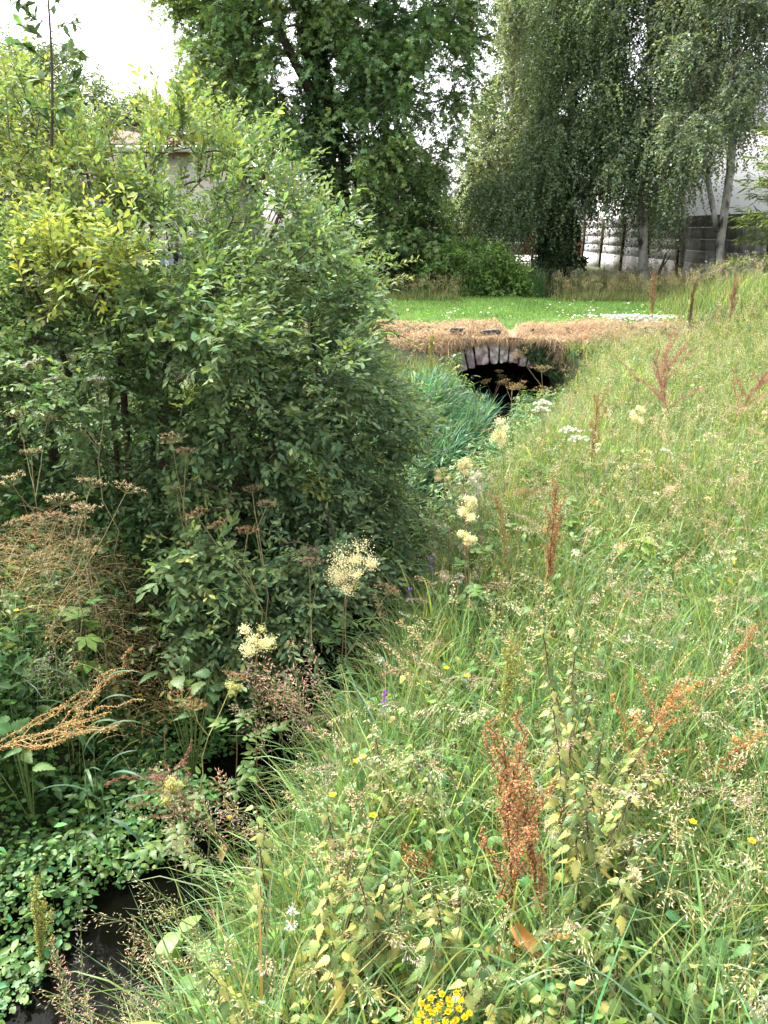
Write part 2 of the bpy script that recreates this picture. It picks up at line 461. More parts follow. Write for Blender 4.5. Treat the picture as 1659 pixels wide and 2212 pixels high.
def bez(a, b, c, n):
    s = np.linspace(0, 1, n)[:, None]
    return (1 - s) ** 2 * a + 2 * s * (1 - s) * b + s * s * c
class Skel:
    """branch skeleton grown towards points in the crown; radii follow the number of ends carried"""
    def __init__(s): s.p = np.zeros((0, 3)); s.par = np.zeros(0, int); s.w = np.zeros(0); s.paths = []
    def path(s, pts, parent=-1):
        n0 = len(s.p); n = len(pts)
        s.p = np.concatenate([s.p, pts]); s.par = np.concatenate([s.par, np.r_[parent, np.arange(n0, n0 + n - 1)]])
        s.w = np.concatenate([s.w, np.zeros(n)])
        s.paths.append(np.r_[([parent] if parent >= 0 else []), np.arange(n0, n0 + n)].astype(int))
        return n0 + n - 1
    def grow(s, A, seg=6, rise=.25, bend=.12, horiz=0.35):
        order = np.argsort(np.min(np.linalg.norm(A[:, None] - s.p[None], axis=2), axis=1))
        for i in order:
            a = A[i]
            dv = a - s.p
            dd = np.linalg.norm(dv, axis=1)
            cost = dd + horiz * np.maximum(0, s.p[:, 2] - a[2] + .15 * dd) * 2
            k = int(np.argmin(cost)); b = s.p[k]; L = dd[k]
            if L < 1e-3: continue
            mid = (a + b) / 2 + np.array([0, 0, rise * L]) * .5 + gau(3) * bend * L
            e = s.path(bez(b, mid, a, seg)[1:], k)
            j = e
            while j >= 0: s.w[j] += 1; j = s.par[j]
    def tubes(s, g, r_tip, expo=.45, sides=5, m=0, C=(.1, .1, .1), rmax=9., minr=0.):
        r = np.minimum(r_tip * np.maximum(s.w, 1) ** expo, rmax)
        for pa in s.paths:
            rr = r[pa].copy()
            if s.par[pa[1]] == pa[0] and len(pa) > 1: rr[0] = rr[1]
            if rr.max() < minr: continue
            k = sides + (3 if rr.max() > .1 else 0)
            g.tubes(s.p[pa][None], rr[None], k, C, m)
def in_poly(x, y, poly):
    poly = np.asarray(poly, float); ins = np.zeros(len(x), bool)
    j = len(poly) - 1
    for i in range(len(poly)):
        xi, yi = poly[i]; xj, yj = poly[j]
        if yi != yj:
            c = ((yi > y) != (yj > y)) & (x < (xj - xi) * (y - yi) / (yj - yi) + xi)
            ins ^= c
        j = i
    return ins
def fill_poly(poly, n, bias=None):
    """n random survey points inside an outline"""
    poly = np.asarray(poly, float); lo, hi = poly.min(0), poly.max(0)
    xs, ys = [], []; tot = 0
    while tot < n:
        q = lo + (hi - lo) * rnd(n * 2, 2)
        k = in_poly(q[:, 0], q[:, 1], poly)
        if bias is not None: k &= rnd(n * 2) < bias(q[:, 0], q[:, 1])
        xs.append(q[k, 0]); ys.append(q[k, 1]); tot += k.sum()
    return np.concatenate(xs)[:n], np.concatenate(ys)[:n]

# ================================================================== THE SETTING
def axis(*segs):
    out = []
    for a, b, st in segs: out.append(np.arange(a, b, st))
    out.append([segs[-1][1]]); return np.concatenate(out)
gx = axis((-90, -9, 3.), (-9, 13, .11), (13, 90, 3.)); gy = axis((-8, 0, 1.), (0, 22, .11), (22, 40, 1.), (40, 160, 5.))
GX, GY = np.meshgrid(gx, gy)
GZ = ground_z(GX, GY)
g = Geo()
nx, ny = len(gx), len(gy)
ii = (np.arange(ny - 1)[:, None] * nx + np.arange(nx - 1)[None]).ravel()
q = np.stack([ii, ii + 1, ii + nx + 1, ii + nx], -1); far = GY.ravel()[ii] > 19.5
g.add(np.stack([GX, GY, GZ], -1).reshape(-1, 3), q[~far], C=(.1, .12, .05)); V = g.v[0]
g.q.append(q[far]); g.qm.append(np.ones(far.sum()))
ground = g.build('ground', [M_SOIL, M_FIELD], kind='structure')
g = Geo()
yw = np.arange(-4, 40, .25); xc = np.concatenate([stream_x(yw)])
V = np.stack([np.stack([xc - 2.0, yw, np.full_like(yw, WATER_Z)], -1), np.stack([xc + 2.0, yw, np.full_like(yw, WATER_Z)], -1)], 1).reshape(-1, 3)
i = np.arange(len(yw) - 1) * 2
g.add(V, np.stack([i, i + 1, i + 3, i + 2], -1)); g.build('water', M_WATER, kind='structure')

# lawn strip that runs over the culvert
LY0, LY1 = 15.45, 20.2
g = Geo()
lx = np.arange(-9, 14.01, .2); ly = np.arange(LY0, LY1 + .01, .2)
LX, LYY = np.meshgrid(lx, ly)
def lawn_z(x, y): return .035 * vnoise(x, y, .55, 5) + .02 - .10 * (1 - sstep(LY0, LY0 + .5, y)) + .06 * sstep(18, 20, y) - .16 * np.exp(-((x - 2.34) / .22) ** 2) * (1 - sstep(LY0, LY0 + .7, y))
n1, n2 = len(lx), len(ly)
ii = (np.arange(n2 - 1)[:, None] * n1 + np.arange(n1 - 1)[None]).ravel()
g.add(np.stack([LX, LYY, lawn_z(LX, LYY)], -1).reshape(-1, 3), np.stack([ii, ii + 1, ii + n1 + 1, ii + n1], -1))
g.build('lawn', M_TURF, kind='structure')

# bank of sprayed dead grass that falls from the lawn to the arch
def bank_pt(x, s):
    """s = 0 at the lawn edge, 1 at the foot"""
    x = np.asarray(x, float); s = np.asarray(s, float)
    over = np.exp(-((x - BRX) / 1.15) ** 4)
    y = LY0 + .04 - .95 * np.minimum(s, .6) / .6 - .35 * np.maximum(s - .6, 0) / .4 * (1 - over)
    z = -.05 - .17 * (np.minimum(s, .6) / .6) ** 1.3 - .75 * np.maximum(s - .6, 0) / .4 * (1 - over)
    nt_ = np.exp(-((x - 2.34) / .16) ** 2) * (1 - s) * .10
    lump = .05 * vnoise(x, s * 2, 2.3, 8) + .03 * vnoise(x, s * 3, 6, 9)
    return np.stack([x, y - lump * .6, z + lump - nt_ + .09 * np.sin(np.minimum(s / .6, 1) * 3.1)], -1)
g = Geo()
bx_ = np.arange(-9, 8.01, .08); bs = np.linspace(0, 1, 14)
BX, BS = np.meshgrid(bx_, bs)
n1, n2 = len(bx_), len(bs)
ii = (np.arange(n2 - 1)[:, None] * n1 + np.arange(n1 - 1)[None]).ravel()
g.add(bank_pt(BX, BS).reshape(-1, 3), np.stack([ii, ii + 1, ii + n1 + 1, ii + n1], -1))
g.build('embankment', M_THATCH, kind='structure')

# ------------------------------------------------------------------ the stone arch
bridge = thing('stone_bridge', 'low rubble stone arch carrying the lawn strip over the dark stream', 'bridge', (BRX, 14.6, WATER_Z))
RE, RI, AZ0 = 2.7, 2.30, -.24 - 2.7
angs = [-.435]
wid = [.092, .085, .065, .105, .072, .070, .085, .062, .058, .095, .088]
for w in wid: angs.append(angs[-1] + w)
tint = [(.95, .86, .9), (1.15, 1.05, 1.05), (.85, .8, .85), (1, .92, .95), (1.2, 1.1, 1.1), (1.05, 1, 1), (.95, .85, .9), (1.25, 1.18, 1.15), (.8, .75, .8), (1, .95, .95), (.9, .85, .85)]
def rough_block(corners, y0, y1, seed, C, sub=5, amp=.014):
    """a worn block with rounded arrises between 4 front corners (x,z) and depths y0..y1"""
    r = np.random.default_rng(seed)
    c = np.asarray(corners, float)
    faces = Geo()
    def pt(u, v, w):
        xz = (c[0] * (1 - u) + c[1] * u) * (1 - v) + (c[3] * (1 - u) + c[2] * u) * v
        return np.stack([xz[..., 0], y0 + (y1 - y0) * w[..., 0], xz[..., 1]], -1)
    s = np.linspace(0, 1, sub + 1)
    A, B = np.meshgrid(s, s); A = A[..., None]; B = B[..., None]
    one = np.ones_like(A); zero = one * 0
    ctr = pt(one * .5, one * .5, one * .5)[0, 0]
    ph = r.random(6) * 9
    for f in ((A, B, zero), (B, A, one), (zero, A, B), (one, B, A), (B, zero, A), (A, one, B)):
        p = pt(*f)
        q = p + 0
        e = np.minimum.reduce([np.minimum(f[0], 1 - f[0]), np.minimum(f[1], 1 - f[1]), np.minimum(f[2], 1 - f[2]) + 0 * f[0]])
        cnt = sum((np.minimum(k, 1 - k) < .12).astype(float) for k in f)
        q = p + (ctr - p) * (.05 * np.maximum(cnt - 1, 0))
        nz = np.sin(p[..., 0:1] * 41 + ph[0]) * np.sin(p[..., 2:3] * 37 + ph[1]) + np.sin(p[..., 0:1] * 83 + ph[2]) * np.sin(p[..., 2:3] * 71 + p[..., 1:2] * 50 + ph[3]) * .6
        q = q + nrm(p - ctr) * nz * amp
        n = sub + 1
        k = (np.arange(sub)[:, None] * n + np.arange(sub)[None]).ravel()
        faces.add(q.reshape(-1, 3), np.stack([k, k + 1, k + n + 1, k + n], -1), C=C)
    return faces
for k in range(len(wid)):
    a0, a1 = angs[k] + .0055, angs[k + 1] - .0055
    ri = RI + rng.uniform(-.035, .03); re = RE + rng.uniform(-.05, .02)
    cs = [(BRX + math.sin(a) * r_, AZ0 + math.cos(a) * r_) for a, r_ in ((a0, ri), (a1, ri), (a1, re), (a0, re))]
    yj = 14.50 + rng.uniform(-.03, .03)
    rough_block(cs, yj, yj + .34, 100 + k, tint[k]).build('arch_stone', M_STONE, bridge, smooth=True)
g = Geo()
th = np.linspace(-.44, .44, 13)
for y0, y1 in ((14.62, 20.3),):
    V = []
    for y in (y0, y1):
        for a in th: V.append([BRX + .16 * (y - 14.6) + math.sin(a) * (RI + .02), y, AZ0 + math.cos(a) * (RI + .02)])
    n = len(th); i = np.arange(n - 1)
    g.add(V, np.stack([i, i + 1, i + n + 1, i + n], -1))
g.build('vault', M_MASON, bridge, smooth=False)
for sx in (-1, 1):
    g = Geo()
    x0 = BRX + sx * .95; dx = .16 * 5.7
    V = []
    for (y, o) in ((14.56, 0), (20.3, dx)):
        for xx in (x0, x0 + sx * .3):
            for z in (-1.8, AZ0 + math.cos(.43) * 2.33): V.append([xx + o, y, z])
    g.add(V, [[0, 1, 5, 4], [2, 6, 7, 3], [1, 3, 7, 5], [0, 2, 3, 1], [4, 5, 7, 6]])
    g.build('abutment', M_MASON, bridge, smooth=False)
g = Geo()       # spandrel masonry behind the ring of stones
n = 15; th = np.linspace(-.46, .46, n); V = []
for a in th:
    V.append([BRX + math.sin(a) * (RI + .06), 14.66, AZ0 + math.cos(a) * (RI + .06)])
    V.append([BRX + math.sin(a) * 2.6, 14.66, -.27])
i = np.arange(n - 1) * 2
g.add(V, np.stack([i, i + 1, i + 3, i + 2], -1))
g.build('spandrel', M_MASON, bridge, smooth=False)

# loose flat stones on the bank above the arch
for (x, y, w, h, d, lab, rz) in ((1052, 727, .42, .10, .26, 'thick flat dark stone lying in dead straw above the arch', -.05),
                                 (985, 726, .30, .07, .2, 'thin dark stone slab at left of the thick flat stone on the straw bank', .12),
                                 (1146, 722, .08, .07, .08, 'small dark lump of stone in straw right of the notch in the lawn edge', 0.3)):
    p = bank_pt((x - 829.5) / FV * 14.75, .47 if w > .1 else .4) + np.array([0, -.10, .035])
    b = rough_block([(-w / 2, -h / 2), (w / 2, -h / 2 + .02), (w / 2 - .03, h / 2), (-w / 2 + .02, h / 2 - .02)], 0, d, int(x), (1, 1, 1), 4, .01)
    o = b.build('flat_stone' if w > .1 else 'small_stone', M_SLATE)
    o.location = p; o.rotation_euler = (0, rz, rz * .5)
    tag(o, lab, 'stone')

# ------------------------------------------------------------------ boundary wall on the right
WX0, WY0, WX1, WY1 = 10.25, 43.0, 10.75, 11.0
wl = math.hypot(WX1 - WX0, WY1 - WY0); wd = np.array([WX1 - WX0, WY1 - WY0]) / wl; wn = np.array([-wd[1], wd[0]])
wn = wn if wn[0] < 0 else -wn
wall = thing('boundary_wall', 'grey concrete panel garden wall with rusty brown posts behind the birch trees', 'wall', (10.5, 27, 0))
Mw = np.array([[wd[0], wn[0], 0], [wd[1], wn[1], 0], [0, 0, 1]])
step = 3.35; nb = int(wl // step)
for k in range(nb):
    a = k * step
    g = Geo()
    for r_ in range(4):
        g.box((a + .07, 0, .62 + r_ * .375), (a + step - .07, -.10 - .004 * (r_ % 2), .62 + (r_ + 1) * .375 - .012), M=Mw, c=(WX0, WY0, 0))
    g.build('panel', M_CONC, wall, smooth=False)
    g = Geo(); g.box((a + .07, .02, -.15), (a + step - .07, -.16, .615), M=Mw, c=(WX0, WY0, 0)); g.build('plinth', M_PLINTH, wall, smooth=False)
for k in range(nb + 1):
    a = k * step
    g = Geo()
    g.box((a - .065, .09, -.2), (a + .065, .075, 2.16), M=Mw, c=(WX0, WY0, 0)); g.box((a - .012, .075, -.2), (a + .012, -.12, 2.16), M=Mw, c=(WX0, WY0, 0))
    g.box((a - .065, -.12, -.2), (a + .065, -.135, 2.16), M=Mw, c=(WX0, WY0, 0))
    g.build('post', M_RUST, wall, smooth=False)

# ------------------------------------------------------------------ houses
def window(par, x0, x1, z0, z1, y, fm, dy=-1, frame_w=.06, mull=True):
    g = Geo()
    f = frame_w
    ya, yb = (y - .05, y + .03)
    for lo, hi in (((x0, ya, z0), (x0 + f, yb, z1)), ((x1 - f, ya, z0), (x1, yb, z1)), ((x0 + f, ya, z0), (x1 - f, yb, z0 + f)), ((x0 + f, ya, z1 - f), (x1 - f, yb, z1))): g.box(lo, hi)
    if mull: g.box(((x0 + x1) / 2 - f / 2, ya + .004, z0 + f), ((x0 + x1) / 2 + f / 2, yb, z1 - f))
    w = g.build('window', fm, par, smooth=False)
    g = Geo(); g.box((x0 + f * .5, y - .02, z0 + f * .5), (x1 - f * .5, y + .02, z1 - f * .5)); o = g.build('pane', M_GLASS, w, smooth=False)
    o.location = (0, 0, 0)
    g = Geo(); g.box((x0 - .08, y - .12, z0 - .09), (x1 + .08, y + .03, z0 - .004)); g.build('sill', M_FRAME, w, smooth=False)
def hip_roof(g, x0, x1, y0, y1, z0, z1, ov=.35, hip=True):
    x0 -= ov; x1 += ov; y0 -= ov; y1 += ov
    ym = (y0 + y1) / 2; h = (y1 - y0) / 2 * (.85 if hip else 0)
    V = [[x0, y0, z0], [x1, y0, z0], [x1, y1, z0], [x0, y1, z0], [x0 + h, ym, z1], [x1 - h, ym, z1]]
    g.add(V, [[0, 1, 5, 4], [2, 3, 4, 5]], [[1, 2, 5], [3, 0, 4]])
    g.box((x0, y0, z0 - .16), (x1, y1, z0 - .01))
# pinkish bungalow behind the big bush
b1 = thing('bungalow', 'cream pink rendered bungalow with brown tiled roof glimpsed through the willow bush', 'house', (-6, 19, 0))
g = Geo(); g.box((-9.6, 18, -.1), (-3.9, 27, 3.15)); g.build('wall', M_CREAM, b1, smooth=False)
g = Geo(); hip_roof(g, -9.6, -3.9, 18, 27, 3.30, 4.2)
rf = g.build('roof', M_TILE, b1, smooth=False)
g = Geo(); g.tubes(np.array([[-9.95, 17.58, 3.2], [-3.5, 17.58, 3.2]]), [.06, .06], 8, (1, 1, 1)); g.build('gutter', M_FRAME, b1)
g = Geo(); g.tubes(np.array([[-5.35, 17.93, 3.15], [-5.35, 17.93, -.1]]), [.04, .04], 8, (1, 1, 1)); g.build('drainpipe', M_BROWN, b1)
window(b1, -8.4, -7.0, 1.2, 2.35, 17.99, M_BROWN); window(b1, -5.05, -4.3, .3, 1.2, 17.99, M_FRAME)
# white two-storey house behind the wall
b2 = thing('house', 'white rendered two storey house standing behind the concrete wall', 'house', (16, 36, 0))
g = Geo(); g.box((10.9, 35, -.1), (24, 44, 5.4)); g.build('wall', M_WHITE, b2, smooth=False)
g = Geo(); hip_roof(g, 10.9, 24, 35, 44, 5.56, 8.2, .3, True); g.build('roof', M_DGREY, b2, smooth=False)
window(b2, 12.3, 13.25, 3.55, 4.75, 34.99, M_FRAME, mull=False); window(b2, 12.25, 13.2, .8, 2.1, 34.99, M_FRAME, mull=False)
window(b2, 16.0, 17.6, 3.4, 4.6, 34.99, M_FRAME); window(b2, 16.2, 18.2, 1.0, 2.3, 34.99, M_FRAME)
# far cottage with the red door
b3 = thing('cottage', 'distant white and brick cottage with dark red door at end of the pale path', 'house', (8, 62, 0))
g = Geo(); g.box((3.2, 60, -.1), (16, 68, 3.0)); g.build('wall', M_WHITE, b3, smooth=False)
g = Geo(); g.box((3.16, 59.9, -.1), (16.04, 59.995, .95)); g.build('brick_base', M_BRICK, b3, smooth=False)
g = Geo(); g.box((9.0, 59.85, -.1), (9.1, 59.90, 2.3)); g.box((10.9, 59.85, -.1), (11.0, 59.90, 2.3)); g.box((9.0, 59.85, 2.3), (11.0, 59.90, 2.45)); g.build('door_frame', M_BRICK, b3, smooth=False)
g = Geo(); g.box((10.0, 59.80, 0), (10.86, 59.88, 2.25)); d = g.build('door', M_DRED, b3, smooth=False)
g = Geo(); g.box((10.08, 59.74, 1.0), (10.12, 59.80, 1.16)); g.build('handle', M_FRAME, d, smooth=False)
window(b3, 9.15, 9.9, .85, 2.2, 59.85, M_BROWN); window(b3, 4.4, 6.0, 1.05, 2.2, 59.98, M_FRAME)
g = Geo(); hip_roof(g, 3.2, 16, 60, 68, 3.15, 4.6, .4, False); g.build('roof', M_DGREY, b3, smooth=False)
# pale shed roofs behind the railings
b4 = thing('shed', 'long pale grey low shed behind the black railings', 'shed', (2.2, 47, 0))
g = Geo(); g.box((-1.5, 46, -.1), (5.2, 50, 2.0)); g.build('wall', M_PLINTH, b4, smooth=False)
g = Geo(); g.add([[-1.7, 45.7, 2.0], [5.4, 45.7, 2.0], [5.4, 48, 2.7], [-1.7, 48, 2.7], [5.4, 50.3, 2.0], [-1.7, 50.3, 2.0]], [[0, 1, 2, 3], [3, 2, 4, 5]]); g.build('roof', M_CONC, b4, smooth=False)
fr = thing('railings', 'black metal railings in front of the pale shed behind the leafy shrubs', 'fence', (3, 40, 0))
g = Geo()
for x in np.arange(-1, 7.01, .14): g.tubes(np.array([[x, 40, 0], [x, 40, 1.45]]), [.011, .011], 5, (1, 1, 1))
g.build('bars', M_BLACK, fr)
for z in (.2, 1.4):
    g = Geo(); g.box((-1.05, 39.96, z), (7.05, 40.04, z + .05)); g.build('rail', M_BLACK, fr, smooth=False)
for x in np.arange(-1.1, 7.2, 2.05):
    g = Geo(); g.box((x - .05, 39.95, -.1), (x + .05, 40.05, 1.6)); g.build('post', M_BROWN, fr, smooth=False)
g = Geo(); g.add([[6.0, 44, .004], [9.2, 44, .004], [12, 59.5, .004], [8.2, 59.5, .004]], [[0, 1, 2, 3]]); g.build('path', M_PATH, kind='structure')

# ================================================================== TREES
SYC_C = (.155, .24, .092)
def crown_pts(poly, n, t, spread, bias=None, clear=None):
    x, y = fill_poly(poly, n, bias)
    tt = t + spread * np.clip(gau(n), -1.8, 1.8)
    return P(x, y, tt)
def trunk_line(pts, n=10):
    pts = np.asarray(pts, float); s = np.linspace(0, len(pts) - 1, n)
    return np.stack([np.interp(s, np.arange(len(pts)), pts[:, k]) for k in range(3)], 1)

def tree(name, label, cat, group, trunks, A, outc, lp, r_tip, trunk_mat, leafmat=M_TREE, seg=6, rise=.25, rmax=.3, ivy=None, horiz=.35, minr=0.0, expo=.45, tw=True):
    base = np.array(trunks[0][0]); base = base + 0
    base[2] = ground_z(base[0], base[1])
    root = thing(name, label, cat, base, group)
    sk = Skel()
    for i, tr in enumerate(trunks):
        sk.path(trunk_line(tr, 12))
    sk.grow(A, seg, rise, horiz=horiz)
    g = Geo(); sk.tubes(g, r_tip, expo, 5, rmax=rmax, minr=minr)
    D = nrm(A - outc) * np.array([1, 1, .7]) + np.array([0, 0, lp.pop('updir', .25)])
    gl = Geo()
    sprays(gl, A, nrm(D), lp.pop('m'), lp.pop('L'), lp.pop('n'), lp.pop('size'), lp.pop('tm'), lp.pop('col'), twig=g if tw else None, twig_m=0, **lp)
    g.build('trunk', trunk_mat, root)
    gl.build('crown', leafmat, root)
    if ivy is not None:
        gi = Geo()
        line, rad, n = ivy
        q = rnd(n); tl = trunk_line(line, 40)
        idx = q * 39; k = np.clip(idx.astype(int), 0, 38); fr_ = (idx - k)[:, None]
        c = tl[k] * (1 - fr_) + tl[k + 1] * fr_
        a = rnd(n) * 2 * math.pi
        rr = rad * (1.1 - .5 * q) * (.75 + .5 * vnoise(q * 14, np.sin(a) * 2, 1.3, 4)) + .04 * gau(n)
        o = np.stack([np.cos(a), np.sin(a), gau(n) * .1], 1)
        pos = c + o * rr[:, None]
        ld = o * .5 + np.array([0, 0, -.8]) + gau(n, 3) * .45
        gi.inst(L_ROUND, pos, frames(ld, o + gau(n, 3) * .4), .075 + .05 * rnd(n), jit((.055, .095, .04), n, .25), 0)
        gi.build('ivy', M_GLOSSY, root)
    return root

# sycamore with an ivy-covered trunk
T0 = 24.0
syc_poly = [(345, -20), (395, 70), (425, 120), (440, 190), (480, 240), (540, 255), (600, 290), (660, 340), (700, 450), (760, 520), (850, 560), (900, 560), (950, 500), (935, 420), (955, 335), (1020, 250), (1035, 150), (1005, 60), (1030, -20), (980, -300), (820, -560), (560, -560), (380, -300)]
def syc_bias(x, y):
    k = .25 + .75 * (vnoise(x, y, 1 / 95., 2) > -.28)
    k = np.where((y < 0), k * .75, k)
    return np.where((x > 880) & (vnoise(x, y, 1 / 60., 7) < .0), k * .3, k)
A = crown_pts(syc_poly, 1500, T0, 2.1, syc_bias)
u_, v_, d_ = unproj(A)
A = A[~((np.abs(u_ - 712) < 48) & (v_ > 180) & (d_ < T0 + .4) & (rnd(len(A)) < .45))]
tr = [P(735, 640, T0), P(715, 350, T0), P(672, 60, T0), P(650, -250, T0), P(660, -480, T0)]
tr[0][2] = 0
br1 = [P(702, 260, T0), P(600, 60, T0 - 1), P(520, -180, T0 - 1.5)]
br2 = [P(705, 300, T0), P(800, 140, T0 + .5), P(860, -150, T0 + 1)]
hgt = sstep(-100, 500, unproj(A)[1])
cm = np.array(SYC_C)[None] * np.exp(.22 * gau(len(A), 1)) * (1 + np.array([.25, .12, 0])[None] * (vnoise(A[:, 0], A[:, 2], .5, 3)[:, None]))
tree('sycamore_tree', 'tall broadleaf tree in the middle with a dark ivy covered trunk', 'tree', None, [tr, br1, br2], A, P(690, 100, T0 + .6),
     dict(m=7, L=.85, n=11, size=.15, tm=L_PALM, col=cm, droop=.35, spread=.85, updir=.1), .011, M_BARK, rmax=.32,
     ivy=(tr[:4], .55, 15000))

# birches, right
def birch(label, poly, n, t, spread, trunks, col, bias=None, mat=M_BIRCH, ivy=None, L=.95, size=.098, m=6, nl=26, rmax=.2, name='birch_tree', grp='birch trees along the concrete wall', droop=.75):
    n = int(n * 1.3); A = crown_pts(poly, n, t, spread, bias)
    c = np.array(col)[None] * np.exp(.2 * gau(n, 1))
    ctr = np.array(trunks[0][-1]) + np.array([0, .5, 0])
    return tree(name, label, 'tree', grp, trunks, A, ctr,
                dict(m=m, L=L, n=nl, size=size, tm=L_RHOMB, col=c, droop=droop, spread=.75, updir=-.05, colvar=.22, jitter=.5), .007, mat, rise=.5, rmax=rmax, horiz=.1, ivy=ivy, minr=.0, tw=False)
gap = lambda sx, sd, lim: (lambda x, y: np.where(vnoise(x, y, 1 / sx, sd) > lim, 1., .18))
b = [P(1105, 560, 33), P(1110, 300, 33), P(1100, 0, 33), P(1105, -250, 33)]; b[0][2] = 0
birch('pale grey green birch furthest back, left of the ivy clad twin trunk', [(1080, -30), (1078, 120), (1030, 250), (998, 305), (1005, 370), (1050, 400), (1085, 380), (1150, 420), (1200, 300), (1190, 100), (1170, -30), (1130, -400), (1090, -400)], 560, 33, 1.8, [b], (.20, .235, .15), gap(60., 3, -.45), size=.13)
b = [P(1228, 570, 25), P(1222, 420, 25), P(1240, 200, 25), P(1262, -50, 25), P(1270, -420, 25)]; b[0][2] = 0
b_ = [P(1186, 570, 25.2), P(1196, 460, 25.2), P(1190, 250, 25.2), P(1180, 0, 25.4)]; b_[0][2] = 0
birch('dense dark tree with ivy clad twin trunk between shrub and concrete wall', [(1165, 130), (1150, 280), (1090, 370), (1015, 390), (1030, 440), (1110, 480), (1190, 440), (1270, 420), (1330, 380), (1350, 250), (1330, -30), (1300, -500), (1220, -500), (1170, -30)], 850, 25, 1.6, [b, b_], (.13, .18, .095), gap(70., 5, -.5), mat=M_BARK,
      ivy=([P(1205, 578, 25), P(1205, 470, 25), P(1215, 330, 25)], .62, 9000), name='twin_trunk_tree')
b = [P(1393, 596, 24), P(1388, 470, 24), P(1402, 200, 24), P(1410, -100, 24), P(1415, -450, 24)]; b[0][2] = 0
birch('slender birch in front of the middle of the concrete wall', [(1280, -30), (1270, 120), (1290, 300), (1300, 400), (1360, 440), (1420, 450), (1450, 370), (1490, 180), (1520, -30), (1480, -500), (1340, -500)], 640, 24, 1.5, [b], (.15, .20, .115), gap(55., 6, -.25))
b = [P(1556, 622, 22), P(1556, 520, 22), P(1582, 340, 22), P(1590, 100, 22), P(1592, -200, 22), P(1595, -480, 22)]; b[0][2] = 0
b2_ = [P(1549, 500, 22), P(1528, 380, 22), P(1505, 200, 22), P(1500, -50, 22)]
birch('forked pale birch nearest the camera, beside the conifer', [(1440, -30), (1430, 120), (1440, 240), (1455, 360), (1490, 375), (1530, 300), (1610, 235), (1680, 160), (1740, 100), (1760, -30), (1700, -500), (1500, -500)], 560, 22, 1.4, [b, b2_], (.15, .19, .12), gap(60., 9, -.2), rmax=.19)
# low hanging curtain of the nearer birches is part of a fifth tree
b = [P(1470, 610, 27), P(1475, 500, 27), P(1485, 250, 27), P(1490, -200, 27)]; b[0][2] = 0
birch('birch with low hanging curtain of leaves between slender and forked birches', [(1400, 180), (1390, 400), (1420, 470), (1460, 420), (1490, 300), (1540, 120), (1540, -40), (1440, -40)], 230, 27, 1.2, [b], (.16, .20, .125), gap(50., 11, -.1), rmax=.16)

# conifer at the right edge
base = P(1765, 640, 19); base[2] = 0
con = thing('conifer', 'feathery yellow green conifer at the right edge in front of the white house', 'tree', base)
g = Geo(); top = base + np.array([.1, 0, 6.6])
g.tubes(np.stack([base, (base + top) / 2, top])[None], np.array([.16, .1, .02]), 8, (.1, .1, .1)); g.build('trunk', M_BARK, con)
g = Geo()
n = 620
h = rnd(n) ** .9; az = rnd(n) * 2 * math.pi
L = (1.75 * (1 - h) ** .75 + .25) * (.75 + .5 * rnd(n))
dirv = np.stack([np.cos(az), np.sin(az), .05 + .15 * gau(n)], 1)
org = base + (top - base) * (.22 + .78 * h)[:, None]
s = np.linspace(.25, 1, 12)
pth = org[:, None] + dirv[:, None] * (L[:, None] * s)[..., None]; pth[..., 2] += (-.25 * s + .22 * s * s)[None] * L[:, None]
c0 = pth.reshape(-1, 3); dd = np.repeat(dirv, 12, 0)
k = len(c0)
for rep in range(6):
    d2 = nrm(dd + gau(k, 3) * np.array([.7, .7, .35]) + np.array([0, 0, -.05]))
    pos = c0 + gau(k, 3) * .04
    g.inst(L_LANCE, pos, frames(d2, np.array([0, 0, 1.]) + gau(k, 3) * .5), .15 + .10 * rnd(k), jit((.12, .17, .05), k, .3, .12), 0, tip=((.22, .26, .07), .5))
g.build('crown', M_TREE, con)

# shrubs and trees beyond
def shrub(name, label, cat, grp, poly, n, t, spread, col, m, L, nl, size, tm, base_xy, bias=None, nst=5, mat=M_TREE, droop=.3, tip=None, r_tip=.006, updir=.3, tipw=.5, horiz=.35, colvar=.18):
    A = crown_pts(poly, n, t, spread, bias)
    bp = P(base_xy[0], base_xy[1], t); bp[2] = ground_z(bp[0], bp[1])
    A[:, 2] = np.maximum(A[:, 2], ground_z(A[:, 0], A[:, 1]) + .08)
    trunks = []
    mean = A.mean(0)
    for i in range(nst):
        a = A[rng.integers(len(A))]
        q = bp + np.array([*(gau(2) * .12), 0]); e = mean * .45 + a * .55
        trunks.append([q, (q + e) / 2 + np.array([0, 0, .2]), e])
    c = np.array(col)[None] * np.exp(.2 * gau(n, 1))
    kw = dict(m=m, L=L, n=nl, size=size, tm=tm, col=c, droop=droop, spread=.8, updir=updir, colvar=colvar)
    if tip is not None: kw.update(tip=tip, tipw=tipw)
    return tree(name, label, cat, grp, trunks, A, mean + np.array([0, .3, -.3]), kw, r_tip, M_TWIG, mat, rmax=.07, horiz=horiz)

